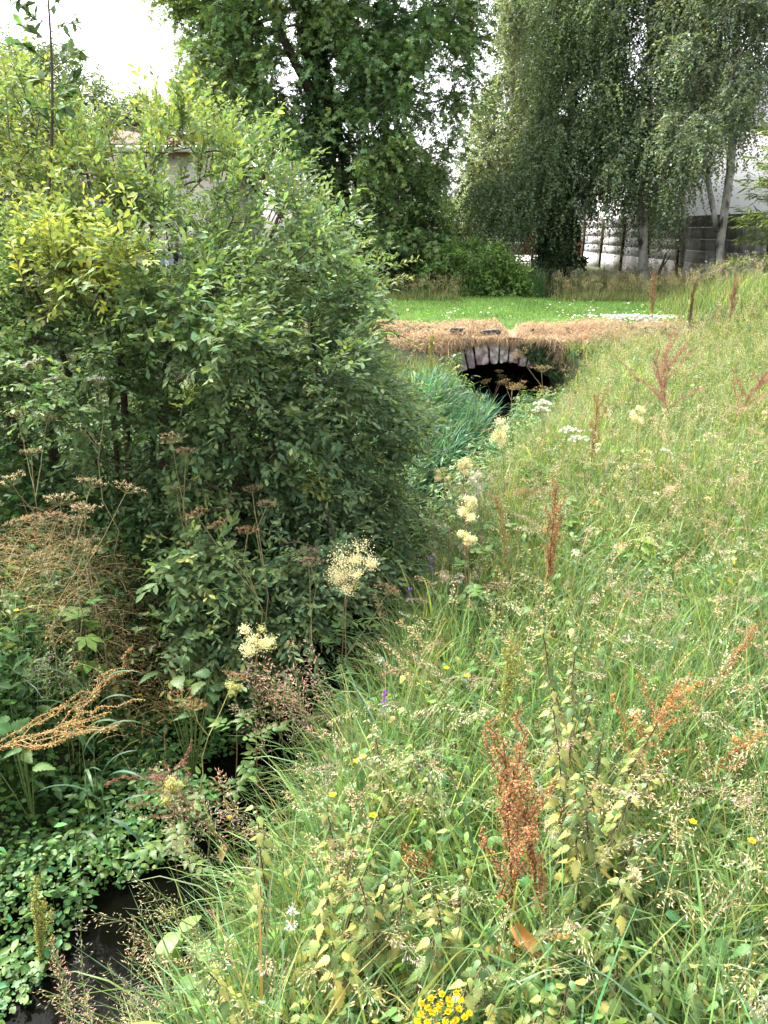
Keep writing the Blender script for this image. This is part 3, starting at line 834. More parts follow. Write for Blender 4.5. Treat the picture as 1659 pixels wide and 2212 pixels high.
shrub('leafy_shrub', 'bright green broad leaved shrub behind the lawn, right of the sycamore', 'shrub', None,
      [(915, 590), (950, 545), (1010, 525), (1060, 530), (1105, 560), (1130, 600), (1140, 645), (1090, 655), (930, 655), (905, 630)], 420, 21.3, .7, (.12, .215, .05), 6, .34, 8, .095, L_OVAL, (1020, 650), updir=.3)
shrub('tall_shrub', 'tall dark green shrub below the sycamore at the back of the lawn', 'shrub', None,
      [(830, 420), (790, 500), (800, 600), (850, 650), (930, 650), (960, 560), (950, 470), (930, 410), (880, 380)], 430, 22.8, .9, (.08, .145, .042), 6, .5, 9, .10, L_OVAL, (870, 650))
shrub('sapling', 'light green young tree beyond the shrubs in the gap under open sky', 'tree', None,
      [(955, 440), (990, 425), (1030, 430), (1050, 470), (1060, 530), (1010, 540), (950, 520)], 200, 38, .9, (.12, .17, .06), 6, .7, 10, .12, L_OVAL, (1005, 580))
shrub('bramble_thicket', 'mixed green thicket under the sycamore at left end of the lawn', 'thicket', None,
      [(600, 560), (620, 480), (700, 470), (800, 510), (860, 600), (880, 660), (600, 660)], 380, 21.5, .9, (.09, .15, .042), 6, .4, 8, .085, L_OVAL, (740, 655))
shrub('garden_tree', 'dark tree showing above the bungalow roof', 'tree', 'garden trees behind the bungalow',
      [(240, 250), (290, 222), (330, 240), (340, 320), (240, 320)], 150, 34, 1.2, (.07, .11, .045), 7, .9, 9, .16, L_OVAL, (290, 560))
shrub('garden_tree', 'rounder dark tree between the bungalow roof and the sycamore crown', 'tree', 'garden trees behind the bungalow',
      [(335, 240), (390, 215), (440, 235), (480, 300), (500, 400), (420, 420), (345, 330)], 260, 32, 1.2, (.08, .12, .05), 7, .9, 9, .15, L_OVAL, (410, 560))
shrub('small_leaved_tree', 'fine leaved tree at the left edge behind the top of the willow bush', 'tree', None,
      [(-80, 60), (0, 95), (60, 110), (110, 120), (170, 150), (215, 200), (220, 280), (160, 330), (-80, 330)], 330, 13.5, .9, (.10, .15, .05), 6, .5, 12, .065, L_OVAL, (60, 700))

# ================================================================== THE WILLOW BUSH
bush_poly = [(-330, 240), (-150, 170), (0, 190), (85, 185), (120, 240), (170, 330), (235, 300), (300, 295), (360, 255), (430, 290), (500, 310), (560, 350), (600, 380), (640, 450), (680, 500), (720, 550), (780, 590), (790, 630), (750, 680), (730, 740), (800, 800), (870, 860), (890, 930), (830, 980), (820, 1030), (870, 1070), (880, 1120), (800, 1140), (740, 1210), (700, 1290), (620, 1330), (520, 1400), (430, 1420), (370, 1330), (370, 1140), (260, 1060), (100, 980), (-50, 970), (-330, 1000)]
def rr_(x, y): return ((x - 380) / 560.) ** 2 + ((y - 700) / 520.) ** 2
def bush_bias(x, y):
    k = .25 + .75 * (vnoise(x, y, 1 / 60., 21) > -.12)
    k = np.where((y < 540) & (x > 210) & (x < 600), k * .62, k)                    # the house shows through here
    k = np.where((y > 930) & (y < 1060) & (x > 40) & (x < 330), k * .5, k)        # hollow under the left side
    k = np.where((y > 1040) & (x > 380), k * .8, k)
    return k
NB = 2000
bx, by = fill_poly(bush_poly, NB, bush_bias)
r2 = np.clip(rr_(bx, by), 0, 1.25)
bt = 4.75 + 1.35 * r2 + (2.3 - 1.0 * np.clip(r2, 0, 1)) * rnd(NB) ** 1.2 + .45 * vnoise(bx, by, 1 / 120., 23) + .25 * vnoise(bx, by, 1 / 55., 24)
bt = np.where(by > 1170, 4.75 + .55 * rnd(NB), bt)
A = P(bx, by, bt)
A[:, 2] = np.maximum(A[:, 2], ground_z(A[:, 0], A[:, 1]) + .15)
bc = P(330, 930, 6.3); bc[2] = ground_z(bc[0], bc[1])
bush = thing('willow_bush', 'big broad grey willow bush with many thin stems overhanging the stream on the left', 'bush', bc)
sk = Skel()
for (x, y, t, o) in ((195, 420, 5.9, -.35), (110, 300, 6.2, -.6), (330, 380, 6.6, -.1), (470, 430, 6.4, .15), (600, 470, 6.5, .35), (700, 600, 6.3, .5), (800, 620, 6.6, .6), (-60, 350, 6.2, -.8), (-200, 500, 6., -.9), (380, 560, 5.6, 0), (560, 820, 5.4, .35), (250, 620, 5.3, -.2), (650, 900, 5.9, .5), (60, 600, 5.4, -.5)):
    e = P(x, y, t); q = bc + np.array([o, .2 * gau(1)[0], 0])
    sk.path(bez(q, q * .5 + e * .5 + np.array([-.1 * o, 0, .35]), e, 12))
sk.grow(A, 6, .2, .1, .2)
gs = Geo(); sk.tubes(gs, .0034, .48, 5, rmax=.045)
ctr = np.array([bc[0], bc[1] + .6, .3])
D = nrm(A - ctr) + np.array([0, -.1, .35])
young = np.clip(sstep(760, 250, by) * sstep(620, 60, bx) * 1.0 + .25 * sstep(520, 300, by), 0, 1) * np.clip(.55 + .6 * gau(NB), 0, 1)
young = np.maximum(young, (np.hypot(bx - 190, (by - 590)) < 115) * 1.15 * (bt < 6.6))
young = np.maximum(young, (rnd(NB) < .03) * .8)
cb = np.array([(.135, .21, .095)]) * (1 - young[:, None] * .8) + np.array([(.27, .315, .105)]) * young[:, None] * .8
blue = sstep(400, 850, bx)[:, None] * (1 - young[:, None]) * .45
cb = cb * (1 - blue) + np.array([(.135, .205, .14)]) * blue
cb = cb * np.exp(.15 * gau(NB, 1))
gl = Geo()
sprays(gl, A, nrm(D), 5, .38, 14, .057 * np.exp(.22 * np.clip(gau(NB), -2, 2)), L_OBOV, cb, colvar=.17, droop=.10, spread=.52, ang=.72, jitter=.18, twig=gs, twig_m=0, tip=(.31, .36, .11), tipw=.15 + .75 * young, up=.7)
# long arching shoots that stand out of the outline, each with large paired leaves
def shoots(lst, col, tipc, size=.062, n=26):
    for (x0, y0, x1, y1, t) in lst:
        a, e = P(x0, y0, t), P(x1, y1, t - .15 + .3 * rnd(1)[0])
        L = np.linalg.norm(e - a)
        pth = bez(a, (a + e) / 2 + gau(3) * .06 * L + np.array([0, 0, .04]), e, 9)
        gs.tubes(pth[None], np.linspace(.006, .0016, 9), 4, (.1, .08, .05))
        k = max(8, int(L / .024)); s = np.linspace(.25, 1, k)
        pp = np.stack([np.interp(s, np.linspace(0, 1, 9), pth[:, j]) for j in range(3)], 1)
        tg = nrm(e - a)[None] + gau(k, 3) * .05
        phi = np.arange(k) * 2.4; u = nrm(np.cross(tg, np.array([0.2, 1, .1]))); w = np.cross(tg, u)
        o = u * np.cos(phi)[:, None] + w * np.sin(phi)[:, None]
        ld = tg * (.5 + .4 * s[:, None]) + o * .8 + gau(k, 3) * .15
        c = np.array(col)[None] * (1 - s[:, None] ** 1.5) + np.array(tipc)[None] * s[:, None] ** 1.5
        gl.inst(L_OBOV, pp, frames(ld, np.array([0, -.2, 1.]) + gau(k, 3) * .4), size * (1.15 - .5 * s ** 2) * (.8 + .4 * rnd(k)), jit(c, k, .15), 0)
shoots([(640, 470, 715, 415, 6.2), (690, 520, 745, 470, 6.1), (660, 560, 770, 520, 6.), (560, 420, 610, 285, 6.6), (430, 400, 445, 270, 6.4), (360, 330, 372, 235, 6.6), (300, 360, 323, 270, 6.4), (500, 400, 530, 290, 6.5),
        (800, 600, 905, 560, 6.6), (750, 640, 890, 600, 6.4), (780, 720, 905, 745, 6.2), (800, 840, 950, 880, 6.), (740, 930, 830, 1000, 5.7), (600, 1000, 680, 1040, 5.3), (620, 960, 720, 1000, 5.2),
        (20, 300, 8, 110, 5.8), (70, 330, 90, 190, 5.8), (-40, 300, -30, 120, 5.9), (380, 1020, 480, 1130, 5.1), (440, 1040, 560, 1110, 5.2), (500, 1060, 470, 1150, 5.0), (250, 700, 150, 780, 4.9), (700, 700, 860, 760, 5.9), (560, 640, 660, 560, 5.6)], (.13, .195, .08), (.27, .33, .10))
shoots([(150, 640, 215, 480, 5.0), (120, 600, 130, 540, 4.9), (200, 660, 290, 540, 4.9), (180, 600, 240, 560, 4.8), (230, 660, 270, 600, 4.8), (60, 640, 20, 520, 4.8), (130, 560, 100, 480, 4.9), (320, 760, 350, 700, 4.7), (390, 900, 420, 840, 4.7), (210, 640, 225, 690, 4.8)], (.34, .38, .06), (.50, .52, .09), .070)
ox, oy = np.array(bush_poly[2:24], float).T
lst = []
for i in range(64):
    q = rng.uniform(0, len(ox) - 1.01); j = int(q); f_ = q - j
    x1, y1 = ox[j] * (1 - f_) + ox[j + 1] * f_, oy[j] * (1 - f_) + oy[j + 1] * f_
    n_ = np.array([x1 - 360, y1 - 760]); n_ = n_ / np.linalg.norm(n_) + np.array([0, -.35]); s_ = rng.uniform(15, 75)
    lst.append((x1 - n_[0] * 60, y1 - n_[1] * 60, x1 + n_[0] * s_, y1 + n_[1] * s_, rng.uniform(5.7, 6.7)))
shoots(lst, (.125, .19, .085), (.25, .31, .10), .064)
qx, qy = fill_poly([(60, 480), (420, 440), (620, 640), (640, 1000), (520, 1120), (60, 900)], 34)
for i in range(34):          # bare grey twigs between the leafy ones
    a_ = P(qx[i], qy[i], 5.2 + 1.2 * rnd(1)[0]); e_ = a_ + np.array([.35 * np.clip(gau(1)[0], -1.2, 1.2), -.35 - .3 * rnd(1)[0], .35 * gau(1)[0] + .1])
    gs.tubes(bez(a_, (a_ + e_) / 2 + .08 * gau(3), e_, 8)[None], np.linspace(.006, .002, 8), 4, (.1, .1, .1))
gs.build('branches', M_TWIG, bush)
gl.build('foliage', M_GLOSSY, bush)
# the tall leader that rises out of the bush against the sky
gsx, glx = gs, gl
gs, gl = Geo(), Geo()
a, m_, e = P(100, 460, 5.6), P(128, 200, 5.6), P(95, -90, 5.6)
pth = bez(a, m_ * 1.0, e, 14); gs.tubes(pth[None], np.linspace(.014, .006, 14), 5, (.1, .08, .05))
for (s, dx, dy) in ((.42, -45, -5), (.46, 40, -20), (.5, 55, -20), (.53, -55, -10), (.57, 60, -45), (.6, -70, -45), (.63, 45, -10), (.68, -60, -35), (.72, 62, -30), (.75, -50, -20), (.8, 40, -50), (.82, -75, -20), (.86, 30, -30), (.38, 30, -35), (.36, -30, -30)):
    p0 = np.array([np.interp(s, np.linspace(0, 1, 14), pth[:, j]) for j in range(3)]); u, v, d = unproj(p0)
    p1 = P(u + dx, v + dy, d + .3 * gau(1)[0]); gs.tubes(bez(p0, (p0 + p1) / 2, p1, 5)[None], np.linspace(.004, .0015, 5), 4, (.1, .08, .05))
    k = 15; q = np.linspace(.3, 1, k)[:, None]; pp = p0 * (1 - q) + p1 * q
    ld = nrm(p1 - p0)[None] + gau(k, 3) * .6
    gl.inst(L_OBOV, pp, frames(ld, np.array([0, -.3, 1.]) + gau(k, 3) * .4), .075 + .04 * rnd(k), jit((.10, .16, .07), k, .2), 0)
gs.build('leader_shoot', M_TWIG, bush); gl.build('leader_leaves', M_GLOSSY, bush)

# ================================================================== GROUND COVER (stuff nobody could count)
def blades(g, x, y, H, W, col, n=5, bend=.9, lean=.25, side_lean=None, tipc=None, z=None):
    k = len(x); b = np.stack([x, y, ground_z(x, y) - .02 if z is None else z], 1)
    az = rnd(k) * 2 * math.pi
    if side_lean is not None: az = np.where(rnd(k) < .5, side_lean + gau(k) * .6, az)
    s = np.linspace(0, 1, n); th0 = np.abs(gau(k)) * lean; kap = bend * (.3 + 1.1 * rnd(k) ** 1.4)
    th = th0[:, None] + kap[:, None] * s[None] ** 1.6
    ds = H[:, None] / (n - 1)
    h = np.cumsum(np.sin(th) * ds, 1); v = np.cumsum(np.cos(th) * ds, 1)
    h = np.concatenate([np.zeros((k, 1)), h[:, :-1]], 1); v = np.concatenate([np.zeros((k, 1)), v[:, :-1]], 1)
    pth = np.stack([b[:, :1] + h * np.cos(az)[:, None], b[:, 1:2] + h * np.sin(az)[:, None], b[:, 2:] + v], -1)
    tw = az + math.pi / 2 + gau(k) * .5
    sd = np.stack([np.cos(tw), np.sin(tw), .25 * gau(k)], 1)
    prof = np.interp(s, [0, .25, .7, 1], [.55, 1, .75, .06])
    g.ribbons(pth, W[:, None] * prof[None], nrm(sd), col, tipc)
def right_bank(n, y0=1.1, y1=14.4, pw=1.0, dmin=.62, xr=.60):
    xs, ys = [], []; tot = 0
    while tot < n:
        y = y0 + (y1 - y0) * rnd(n * 2); x = -2 + 12 * rnd(n * 2)
        d = x - stream_x(y)
        k = (d > dmin) & (x < xr * y + 1.6) & (rnd(n * 2) < (1.9 / np.maximum(y, 1.9)) ** pw)
        xs.append(x[k]); ys.append(y[k]); tot += k.sum()
    return np.concatenate(xs)[:n], np.concatenate(ys)[:n]
def grass_cols(x, y, k):
    a = vnoise(x, y, 1.1, 31)[:, None]; b_ = vnoise(x, y, 2.3, 33)[:, None]
    near = sstep(5.5, 2.5, y)[:, None]
    c = np.array([(.19, .28, .085)]) * (1 - near) + np.array([(.13, .225, .072)]) * near
    c = c * (1 + .18 * a) + np.array([(.05, .03, .0)]) * np.clip(b_, 0, 1)
    yl = (rnd(k) < .16)[:, None]; bl = (rnd(k) < .14)[:, None]
    c = np.where(yl, (.34, .29, .13), c); c = np.where(bl, (.09, .165, .085), c)
    return jit(c, k, .22, .1)
g = Geo()
x, y = right_bank(96000, pw=.8)
k = len(x); d = x - stream_x(y)
edge = sstep(.6, 1.3, d)
H = (.28 + .46 * rnd(k)) * (.9 + .25 * vnoise(x, y, .9, 35) + .22 * vnoise(x, y, 2.1, 36)) * (.7 + .3 * edge) * (1 - .38 * sstep(6, 11, y) * sstep(4.6, 2.8, d)) * (1 + .35 * sstep(8, 10, y) * sstep(3.2, 5, d))
W = (.0034 + .0045 * rnd(k) ** 2) * (1 + .10 * np.maximum(y - 3, 0)); W[: k // 7] *= 1.7
blades(g, x, y, H, W, grass_cols(x, y, k), 6, 1.3, .35)
# tussocks of broad floppy blades
tx, ty = right_bank(1500, y1=13.2, pw=.95)
x = np.repeat(tx, 13) + .05 * gau(1500 * 13); y = np.repeat(ty, 13) + .05 * gau(1500 * 13); k = len(x)
tc = np.repeat(jit(np.where(rnd(1500, 1) < .3, (.16, .25, .125), (.18, .285, .082)), 1500, .18, .1), 13, 0)
blades(g, x, y, (.38 + .42 * rnd(k)) * np.repeat(.7 + .45 * rnd(1500), 13) * (1 - .35 * sstep(5, 8, y)), .0065 + .006 * rnd(k), jit(tc, k, .12, .05), 7, 1.9, .45)
n = 9000; y = 14.0 + 5.5 * rnd(n); x = stream_x(y) + 3.0 + 5 * rnd(n); hk = sstep(3.1, 4.4, x - stream_x(y))
blades(g, x, y, (.12 + .5 * rnd(n)) * (.35 + .65 * hk), .008 + .006 * rnd(n), grass_cols(x, y, n), 5, 1.0, .3)
tag(g.build('meadow_grass', M_GRASS), 'tall uncut green meadow grass covering the right bank', 'grass', kind='stuff')

# low leafy herbs between the grass
g = Geo(); n = 26000
x, y = right_bank(n, y1=11, pw=1.1, dmin=.5)
z = ground_z(x, y) + .02 + .34 * rnd(n) * (.8 + .4 * vnoise(x, y, 1.6, 41))
az = rnd(n) * 6.283; ld = np.stack([np.cos(az), np.sin(az), .1 * gau(n)], 1)
c = jit((.11, .21, .055), n, .25, .1)
g.inst(L_OVAL, np.stack([x, y, z], 1), frames(ld, np.array([0, 0, 1.]) + gau(n, 3) * .5), .03 + .04 * rnd(n), c, 0)
x, y = right_bank(5000, y1=5, pw=1.2, dmin=.5); n = 5000; z = ground_z(x, y) + .1 + .38 * rnd(n); az = rnd(n) * 6.283
g.inst(L_NETTLE, np.stack([x, y, z], 1), frames(np.stack([np.cos(az), np.sin(az), -.4 + .2 * gau(n)], 1), np.array([0, 0, 1.]) + gau(n, 3) * .3), .035 + .035 * rnd(n), jit(np.where(rnd(n, 1) < .1, (.34, .34, .10), (.12, .23, .065)), n, .25, .1), 0)
tag(g.build('low_herbs', M_LEAF), 'low broad leaved herbs filling the gaps under the meadow grass', 'herbs', kind='stuff')

def panicles(g, x, y, H, col, length, width, msp, size, bend=.6, droop=.5, lean=.12, z=None, stemc=(.30, .33, .13), branch=True, tmpl=L_SPIKE, stem_r=.0011, n=9, azm=None):
    k = len(x); b = np.stack([x, y, ground_z(x, y) if z is None else z], 1)
    az = rnd(k) * 2 * math.pi if azm is None else azm + gau(k) * .7
    s = np.linspace(0, 1, n); th = (np.abs(gau(k)) * lean)[:, None] + (bend * (.3 + rnd(k)))[:, None] * s[None] ** 3.2 * 1.6
    ds = H[:, None] / (n - 1)
    h = np.concatenate([np.zeros((k, 1)), np.cumsum(np.sin(th) * ds, 1)[:, :-1]], 1); v = np.concatenate([np.zeros((k, 1)), np.cumsum(np.cos(th) * ds, 1)[:, :-1]], 1)
    pth = np.stack([b[:, :1] + h * np.cos(az)[:, None], b[:, 1:2] + h * np.sin(az)[:, None], b[:, 2:] + v], -1)
    far = (1 + .08 * np.maximum(b[:, 1] - 3, 0))[:, None]
    g.tubes(pth, np.linspace(1.25, .6, n)[None] * stem_r * far, 3, jit(stemc, k, .18))
    q = rnd(k, msp); sl = 1 - length * (1 - q)
    f = sl * (n - 1); i0 = np.clip(f.astype(int), 0, n - 2); fr_ = (f - i0)[..., None]
    ar = np.arange(k)[:, None]
    ps = pth[ar, i0] * (1 - fr_) + pth[ar, i0 + 1] * fr_
    tg = nrm(pth[ar, i0 + 1] - pth[ar, i0])
    a2 = rnd(k, msp) * 6.283
    w = width * (.25 + .75 * np.sin(math.pi * (q * .8 + .15))) * (.35 + .65 * rnd(k, msp))
    o = np.stack([np.cos(a2), np.sin(a2), np.zeros_like(a2)], -1)
    e = ps + o * w[..., None] + tg * (w * .7)[..., None]; e[..., 2] -= droop * w
    ld = o * .45 + tg * .8 + gau(k, msp, 3) * .25; ld[..., 2] -= droop * .8
    c = jit(np.repeat(jit(col, k, .14, .05), msp, 0), k * msp, .14, .05)
    sz = size * (.7 + .6 * rnd(k, msp)) * far
    g.inst(tmpl, e.reshape(-1, 3), frames(ld.reshape(-1, 3), gau(k * msp, 3)), sz.reshape(-1), c, 0)
    if branch:
        B = np.stack([ps, e], 2).reshape(-1, 2, 3)
        g.ribbons(B, np.full(2, .0007), nrm(gau(len(B), 3)), np.repeat(jit(stemc, k, .1), msp, 0) * 1.1)
STRAW, PINK, PALE, GREENY = (.60, .52, .33), (.54, .40, .31), (.66, .60, .41), (.44, .47, .22)
gh = Geo()
def batch(n, y0, y1, pw, H0, H1, *a, dmin=.7, **kw):
    x, y = right_bank(n, y0, y1, pw, dmin)
    panicles(gh, x, y, (H0 + (H1 - H0) * rnd(n)) * (1 - .33 * sstep(6, 11, y) * sstep(4.6, 2.8, x - stream_x(y))) * (.7 + .3 * sstep(.7, 2, x - stream_x(y))), *a, **kw)
batch(220, 1.5, 6, .9, .6, .95, STRAW, .30, .055, 36, .014, bend=.9, droop=.8)
batch(520, 1.5, 7, .9, .6, 1.0, PINK, .20, .026, 80, .010, bend=1.3, droop=.5, branch=False)
batch(420, 1.5, 7, .7, .65, 1.05, PALE, .28, .022, 46, .013, bend=1.5, droop=.7)
batch(1200, 4.2, 14.2, .0, .55, .95, STRAW, .26, .05, 24, .009, bend=.7, droop=.8)
batch(1700, 4.5, 14.2, .0, .55, .95, PALE, .24, .045, 24, .009, bend=.7, droop=.6)
batch(450, 4.5, 14.2, .0, .55, .9, PINK, .16, .022, 30, .008, bend=.7, branch=False)
batch(700, 5, 14.2, .0, .5, .9, GREENY, .3, .06, 22, .009, bend=.5, droop=.6)
n = 500; y = 14.0 + 5 * rnd(n); x = stream_x(y) + 3.7 + 4.2 * rnd(n)
panicles(gh, x, y, .5 + .4 * rnd(n), PALE, .24, .045, 22, .009, bend=.6)
tag(gh.build('grass_seed_heads', M_SEED), 'pale straw and pinkish seed heads standing over the meadow grass', 'grass', kind='stuff')

# left bank: grass, undergrowth below the bush, watercress on the stream
def left_bank(n, y0, y1, d0, d1):
    y = y0 + (y1 - y0) * rnd(n); d = d0 + (d1 - d0) * rnd(n)
    return stream_x(y) - d, y
g = Geo(); n = 15000
x, y = left_bank(n, 2.9, 6.2, .75, 4.2); k = sstep(-.5, .3, vnoise(x, y, .8, 51)) > rnd(n) * .9
x, y = x[k], y[k]; n = len(x)
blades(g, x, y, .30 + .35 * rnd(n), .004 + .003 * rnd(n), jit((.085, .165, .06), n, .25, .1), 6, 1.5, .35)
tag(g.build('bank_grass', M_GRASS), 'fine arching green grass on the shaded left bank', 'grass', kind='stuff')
g = Geo(); n = 30000
x, y = left_bank(n, 3.4, 9.0, .38, 4.8)
z = np.maximum(ground_z(x, y), WATER_Z) + .04 + (.22 + .42 * sstep(.4, 1.0, stream_x(y) - x)) * (1 + .4 * (sstep(4.0, 4.8, y) - sstep(6, 7, y))) * rnd(n) ** .7 * (.6 + .6 * vnoise(x, y, 1.2, 52))
az = rnd(n) * 6.283; ld = np.stack([np.cos(az), np.sin(az), -.15 + .2 * gau(n)], 1)
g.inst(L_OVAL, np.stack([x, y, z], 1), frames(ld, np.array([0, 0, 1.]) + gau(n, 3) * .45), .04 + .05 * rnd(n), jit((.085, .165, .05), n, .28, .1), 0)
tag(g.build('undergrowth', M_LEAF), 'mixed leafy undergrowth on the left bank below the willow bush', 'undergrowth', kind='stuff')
g = Geo(); n = 30000
# cress: mounds anchored along the left side of the water
x, y = left_bank(n * 2, 2.15, 4.9, -.3, 2.0); dd_ = stream_x(y) - x
m0 = vnoise(x, y, 2.2, 55)
lim = np.where(y > 3.0, -.2, -.02 + .12 * np.sin(y * 7))
k = (m0 * .45 + (dd_ - lim) * 1.6 > -.05); x, y, m0, dd_ = x[k][:n], y[k][:n], m0[k][:n], dd_[k][:n]; n = len(x)
z = np.maximum(WATER_Z, ground_z(x, y)) + .01 + (.06 + .22 * np.clip(m0 + .4, 0, 1.2) + .14 * np.clip(dd_ - .4, 0, 1)) * rnd(n) ** .7
az = rnd(n) * 6.283; ld = np.stack([np.cos(az), np.sin(az), .1 * gau(n)], 1)
g.inst(L_ROUND, np.stack([x, y, z], 1), frames(ld, np.array([0, -.15, 1.]) + gau(n, 3) * .4), .011 + .03 * rnd(n) ** 2.2, jit((.115, .225, .065), n, .33, .14), 0)
i = rng.integers(0, n, 2600); az = rnd(2600) * 6.283
g.inst(L_OVAL, np.stack([x[i], y[i], z[i] + .03 + .08 * rnd(2600)], 1), frames(np.stack([np.cos(az), np.sin(az), .1 * gau(2600)], 1), np.array([0, -.1, 1.]) + gau(2600, 3) * .4), .03 + .035 * rnd(2600), jit((.11, .22, .06), 2600, .3, .12), 0)
kk = 1500; i = rng.integers(0, n, kk)
P0 = np.stack([x[i], y[i], z[i] - .12], 1); P1 = np.stack([x[i], y[i], z[i]], 1) + gau(kk, 3) * .02
g.ribbons(np.stack([P0, P1], 1), np.array([.003, .002]), nrm(gau(kk, 3)), (.12, .2, .06))
kk = 260; i = rng.integers(0, n, kk)
pc = (np.stack([x[i], y[i], z[i] + .035], 1)[:, None] + gau(kk, 7, 3) * .008).reshape(-1, 3)
hot = np.repeat(rnd(kk) < .3, 7); pc = pc[hot]
g.inst(L_ROUND, pc, frames(gau(len(pc), 3), np.array([0, 0, 1.]) + gau(len(pc), 3) * .3), .009, (.75, .75, .72), 0)
tag(g.build('watercress', M_LEAF), 'mounds of small round leaved watercress spreading from left bank over the water', 'watercress', kind='stuff')
# reed grass beside the culvert mouth, left side
g = Geo(); n = 9500
y = 6.8 + 6.9 * rnd(n); x = stream_x(y) - .36 - 1.7 * rnd(n) ** 1.2
blades(g, x, y, (.42 + .42 * rnd(n)) * (1 - .45 * sstep(9.5, 12, y)) * (.75 + .45 * vnoise(x, y, 1.6, 58)), .012 + .012 * rnd(n), jit((.10, .21, .085), n, .35, .12), 7, 2.2, .55, z=np.maximum(ground_z(x, y), WATER_Z) - .03)
n = 3200; y = 8.0 + 5.0 * rnd(n); x = stream_x(y) - .12 - 1.1 * rnd(n)
blades(g, x, y, (.5 + .45 * rnd(n)) * (1 - .3 * sstep(11, 13, y)), .018 + .014 * rnd(n), jit((.075, .165, .085), n, .35, .12), 7, 1.7, .35, z=np.maximum(ground_z(x, y), WATER_Z) - .03)
tag(g.build('reed_grass', M_GRASS), 'dense broad bladed dark green reed grass along the far left bank up to the arch', 'reeds', kind='stuff')
# nearer weeds at left of the arch
g = Geo(); n = 14000
y = 9.5 + 4.3 * rnd(n); x = stream_x(y) - np.where(y > 11, .7, 1.4) - 2.8 * rnd(n)
blades(g, x, y, .2 + .3 * rnd(n), .006 + .006 * rnd(n), jit((.2, .25, .09), n, .25, .1), 5, 1.0, .3)
tag(g.build('far_bank_grass', M_GRASS), 'yellow green grass at foot of the straw bank left of the arch', 'grass', kind='stuff')

# lawn blades, straw, rough grass beyond
g = Geo(); n = 60000
x = -3 + 15 * rnd(n); y = LY0 - .02 + (LY1 - LY0) * rnd(n)
ed = (y < LY0 + .25)
blades(g, x, y, (.03 + .03 * rnd(n)) * (1 + 1.1 * ed), .006 + .006 * rnd(n), jit((.13, .245, .055), n, .25, .1) * (1 + .22 * vnoise(x, y, 1.1, 61) + .12 * vnoise(x, y, 3.1, 62))[:, None], 3, .8, .3, z=lawn_z(x, y))
tag(g.build('lawn_grass', M_GRASS), 'short bright green mown grass of the lawn strip', 'grass', kind='stuff')
g = Geo(); n = 36000
x = -3.5 + 11. * rnd(n); s = rnd(n) ** .9
keep = np.abs(x - 2.34) > .13 * (1.2 - s); x, s = x[keep], s[keep]; n = len(x)
p0 = bank_pt(x, s) + np.array([0, -.01, .01])
az = rnd(n) * 6.283; L = (.10 + .22 * rnd(n)) * (1 - .5 * np.exp(-((x - BRX) / .9) ** 4)); s = np.where(np.abs(x - BRX) < .95, s * .72, s); p0 = bank_pt(x, s) + np.array([0, -.01, .01])
dv = np.stack([np.cos(az), -.35 + .35 * np.sin(az), -.45 + .35 * gau(n)], 1); dv = nrm(dv)
q = np.linspace(0, 1, 4)
pth = p0[:, None] + dv[:, None] * (L[:, None] * q)[..., None]; pth[..., 2] += (.10 * rnd(n))[:, None] * np.sin(q * math.pi)[None] - (.06 * q * q)[None]; pth[..., 1] -= (.05 * rnd(n))[:, None] * np.sin(q * math.pi)[None]
cc = np.where(rnd(n, 1) < .6, (.54, .415, .275), (.44, .33, .22)); cc = np.where(rnd(n, 1) < .14, (.24, .16, .10), cc)
g.ribbons(pth, np.array([.006, .007, .006, .003]), nrm(gau(n, 3)), jit(cc, n, .2, .08))
tag(g.build('dead_straw', M_SEED), 'sprayed off orange brown dead grass matted over the bank above the arch', 'straw', kind='stuff')
g = Geo(); n = 26000
y = 19.4 + 10 * rnd(n) ** 1.7; x = -2 + 14.5 * rnd(n)
blades(g, x, y, (.22 + .30 * rnd(n)) * (.75 + .35 * vnoise(x, y, .6, 63)), .012 + .008 * rnd(n), jit(np.where(rnd(n, 1) < .35, (.28, .25, .13), (.12, .17, .06)), n, .22, .1), 5, .8, .2)
x2, y2 = x[:1500], y[:1500]
tag(g.build('rough_grass', M_GRASS), 'olive unmown rough grass behind the lawn in front of the wall', 'grass', kind='stuff')
g = Geo(); n = 1500
panicles(g, x2, y2, .42 + .3 * rnd(n), (.40, .33, .2), .3, .08, 16, .016, bend=.5, stem_r=.002)
tag(g.build('rough_seed_heads', M_SEED), 'brownish seed heads over the rough grass behind the lawn', 'grass', kind='stuff')
g = Geo(); n = 420
x = np.concatenate([4.95 + .5 * gau(n), 3.0 + 3 * gau(60), 3.3 + 4 * rnd(60)]); y = np.concatenate([15.9 + .22 * gau(n), 17 + 1 * gau(60), 15.2 + 4 * rnd(60)])
y = np.clip(y, LY0 + .1, LY1 - .1); n = len(x); az = rnd(n) * 6.283
g.inst(L_ROUND, np.stack([x, y, lawn_z(x, y) + .045 + .02 * rnd(n)], 1), frames(np.stack([np.cos(az), np.sin(az), 0 * az], 1), np.array([0, 0, 1.]) + gau(n, 3) * .35), .03 + .035 * rnd(n), (.80, .80, .80), 0)
tag(g.build('white_petals', M_PETAL), 'drift of white petals scattered on the right part of the lawn', 'petals', kind='stuff')
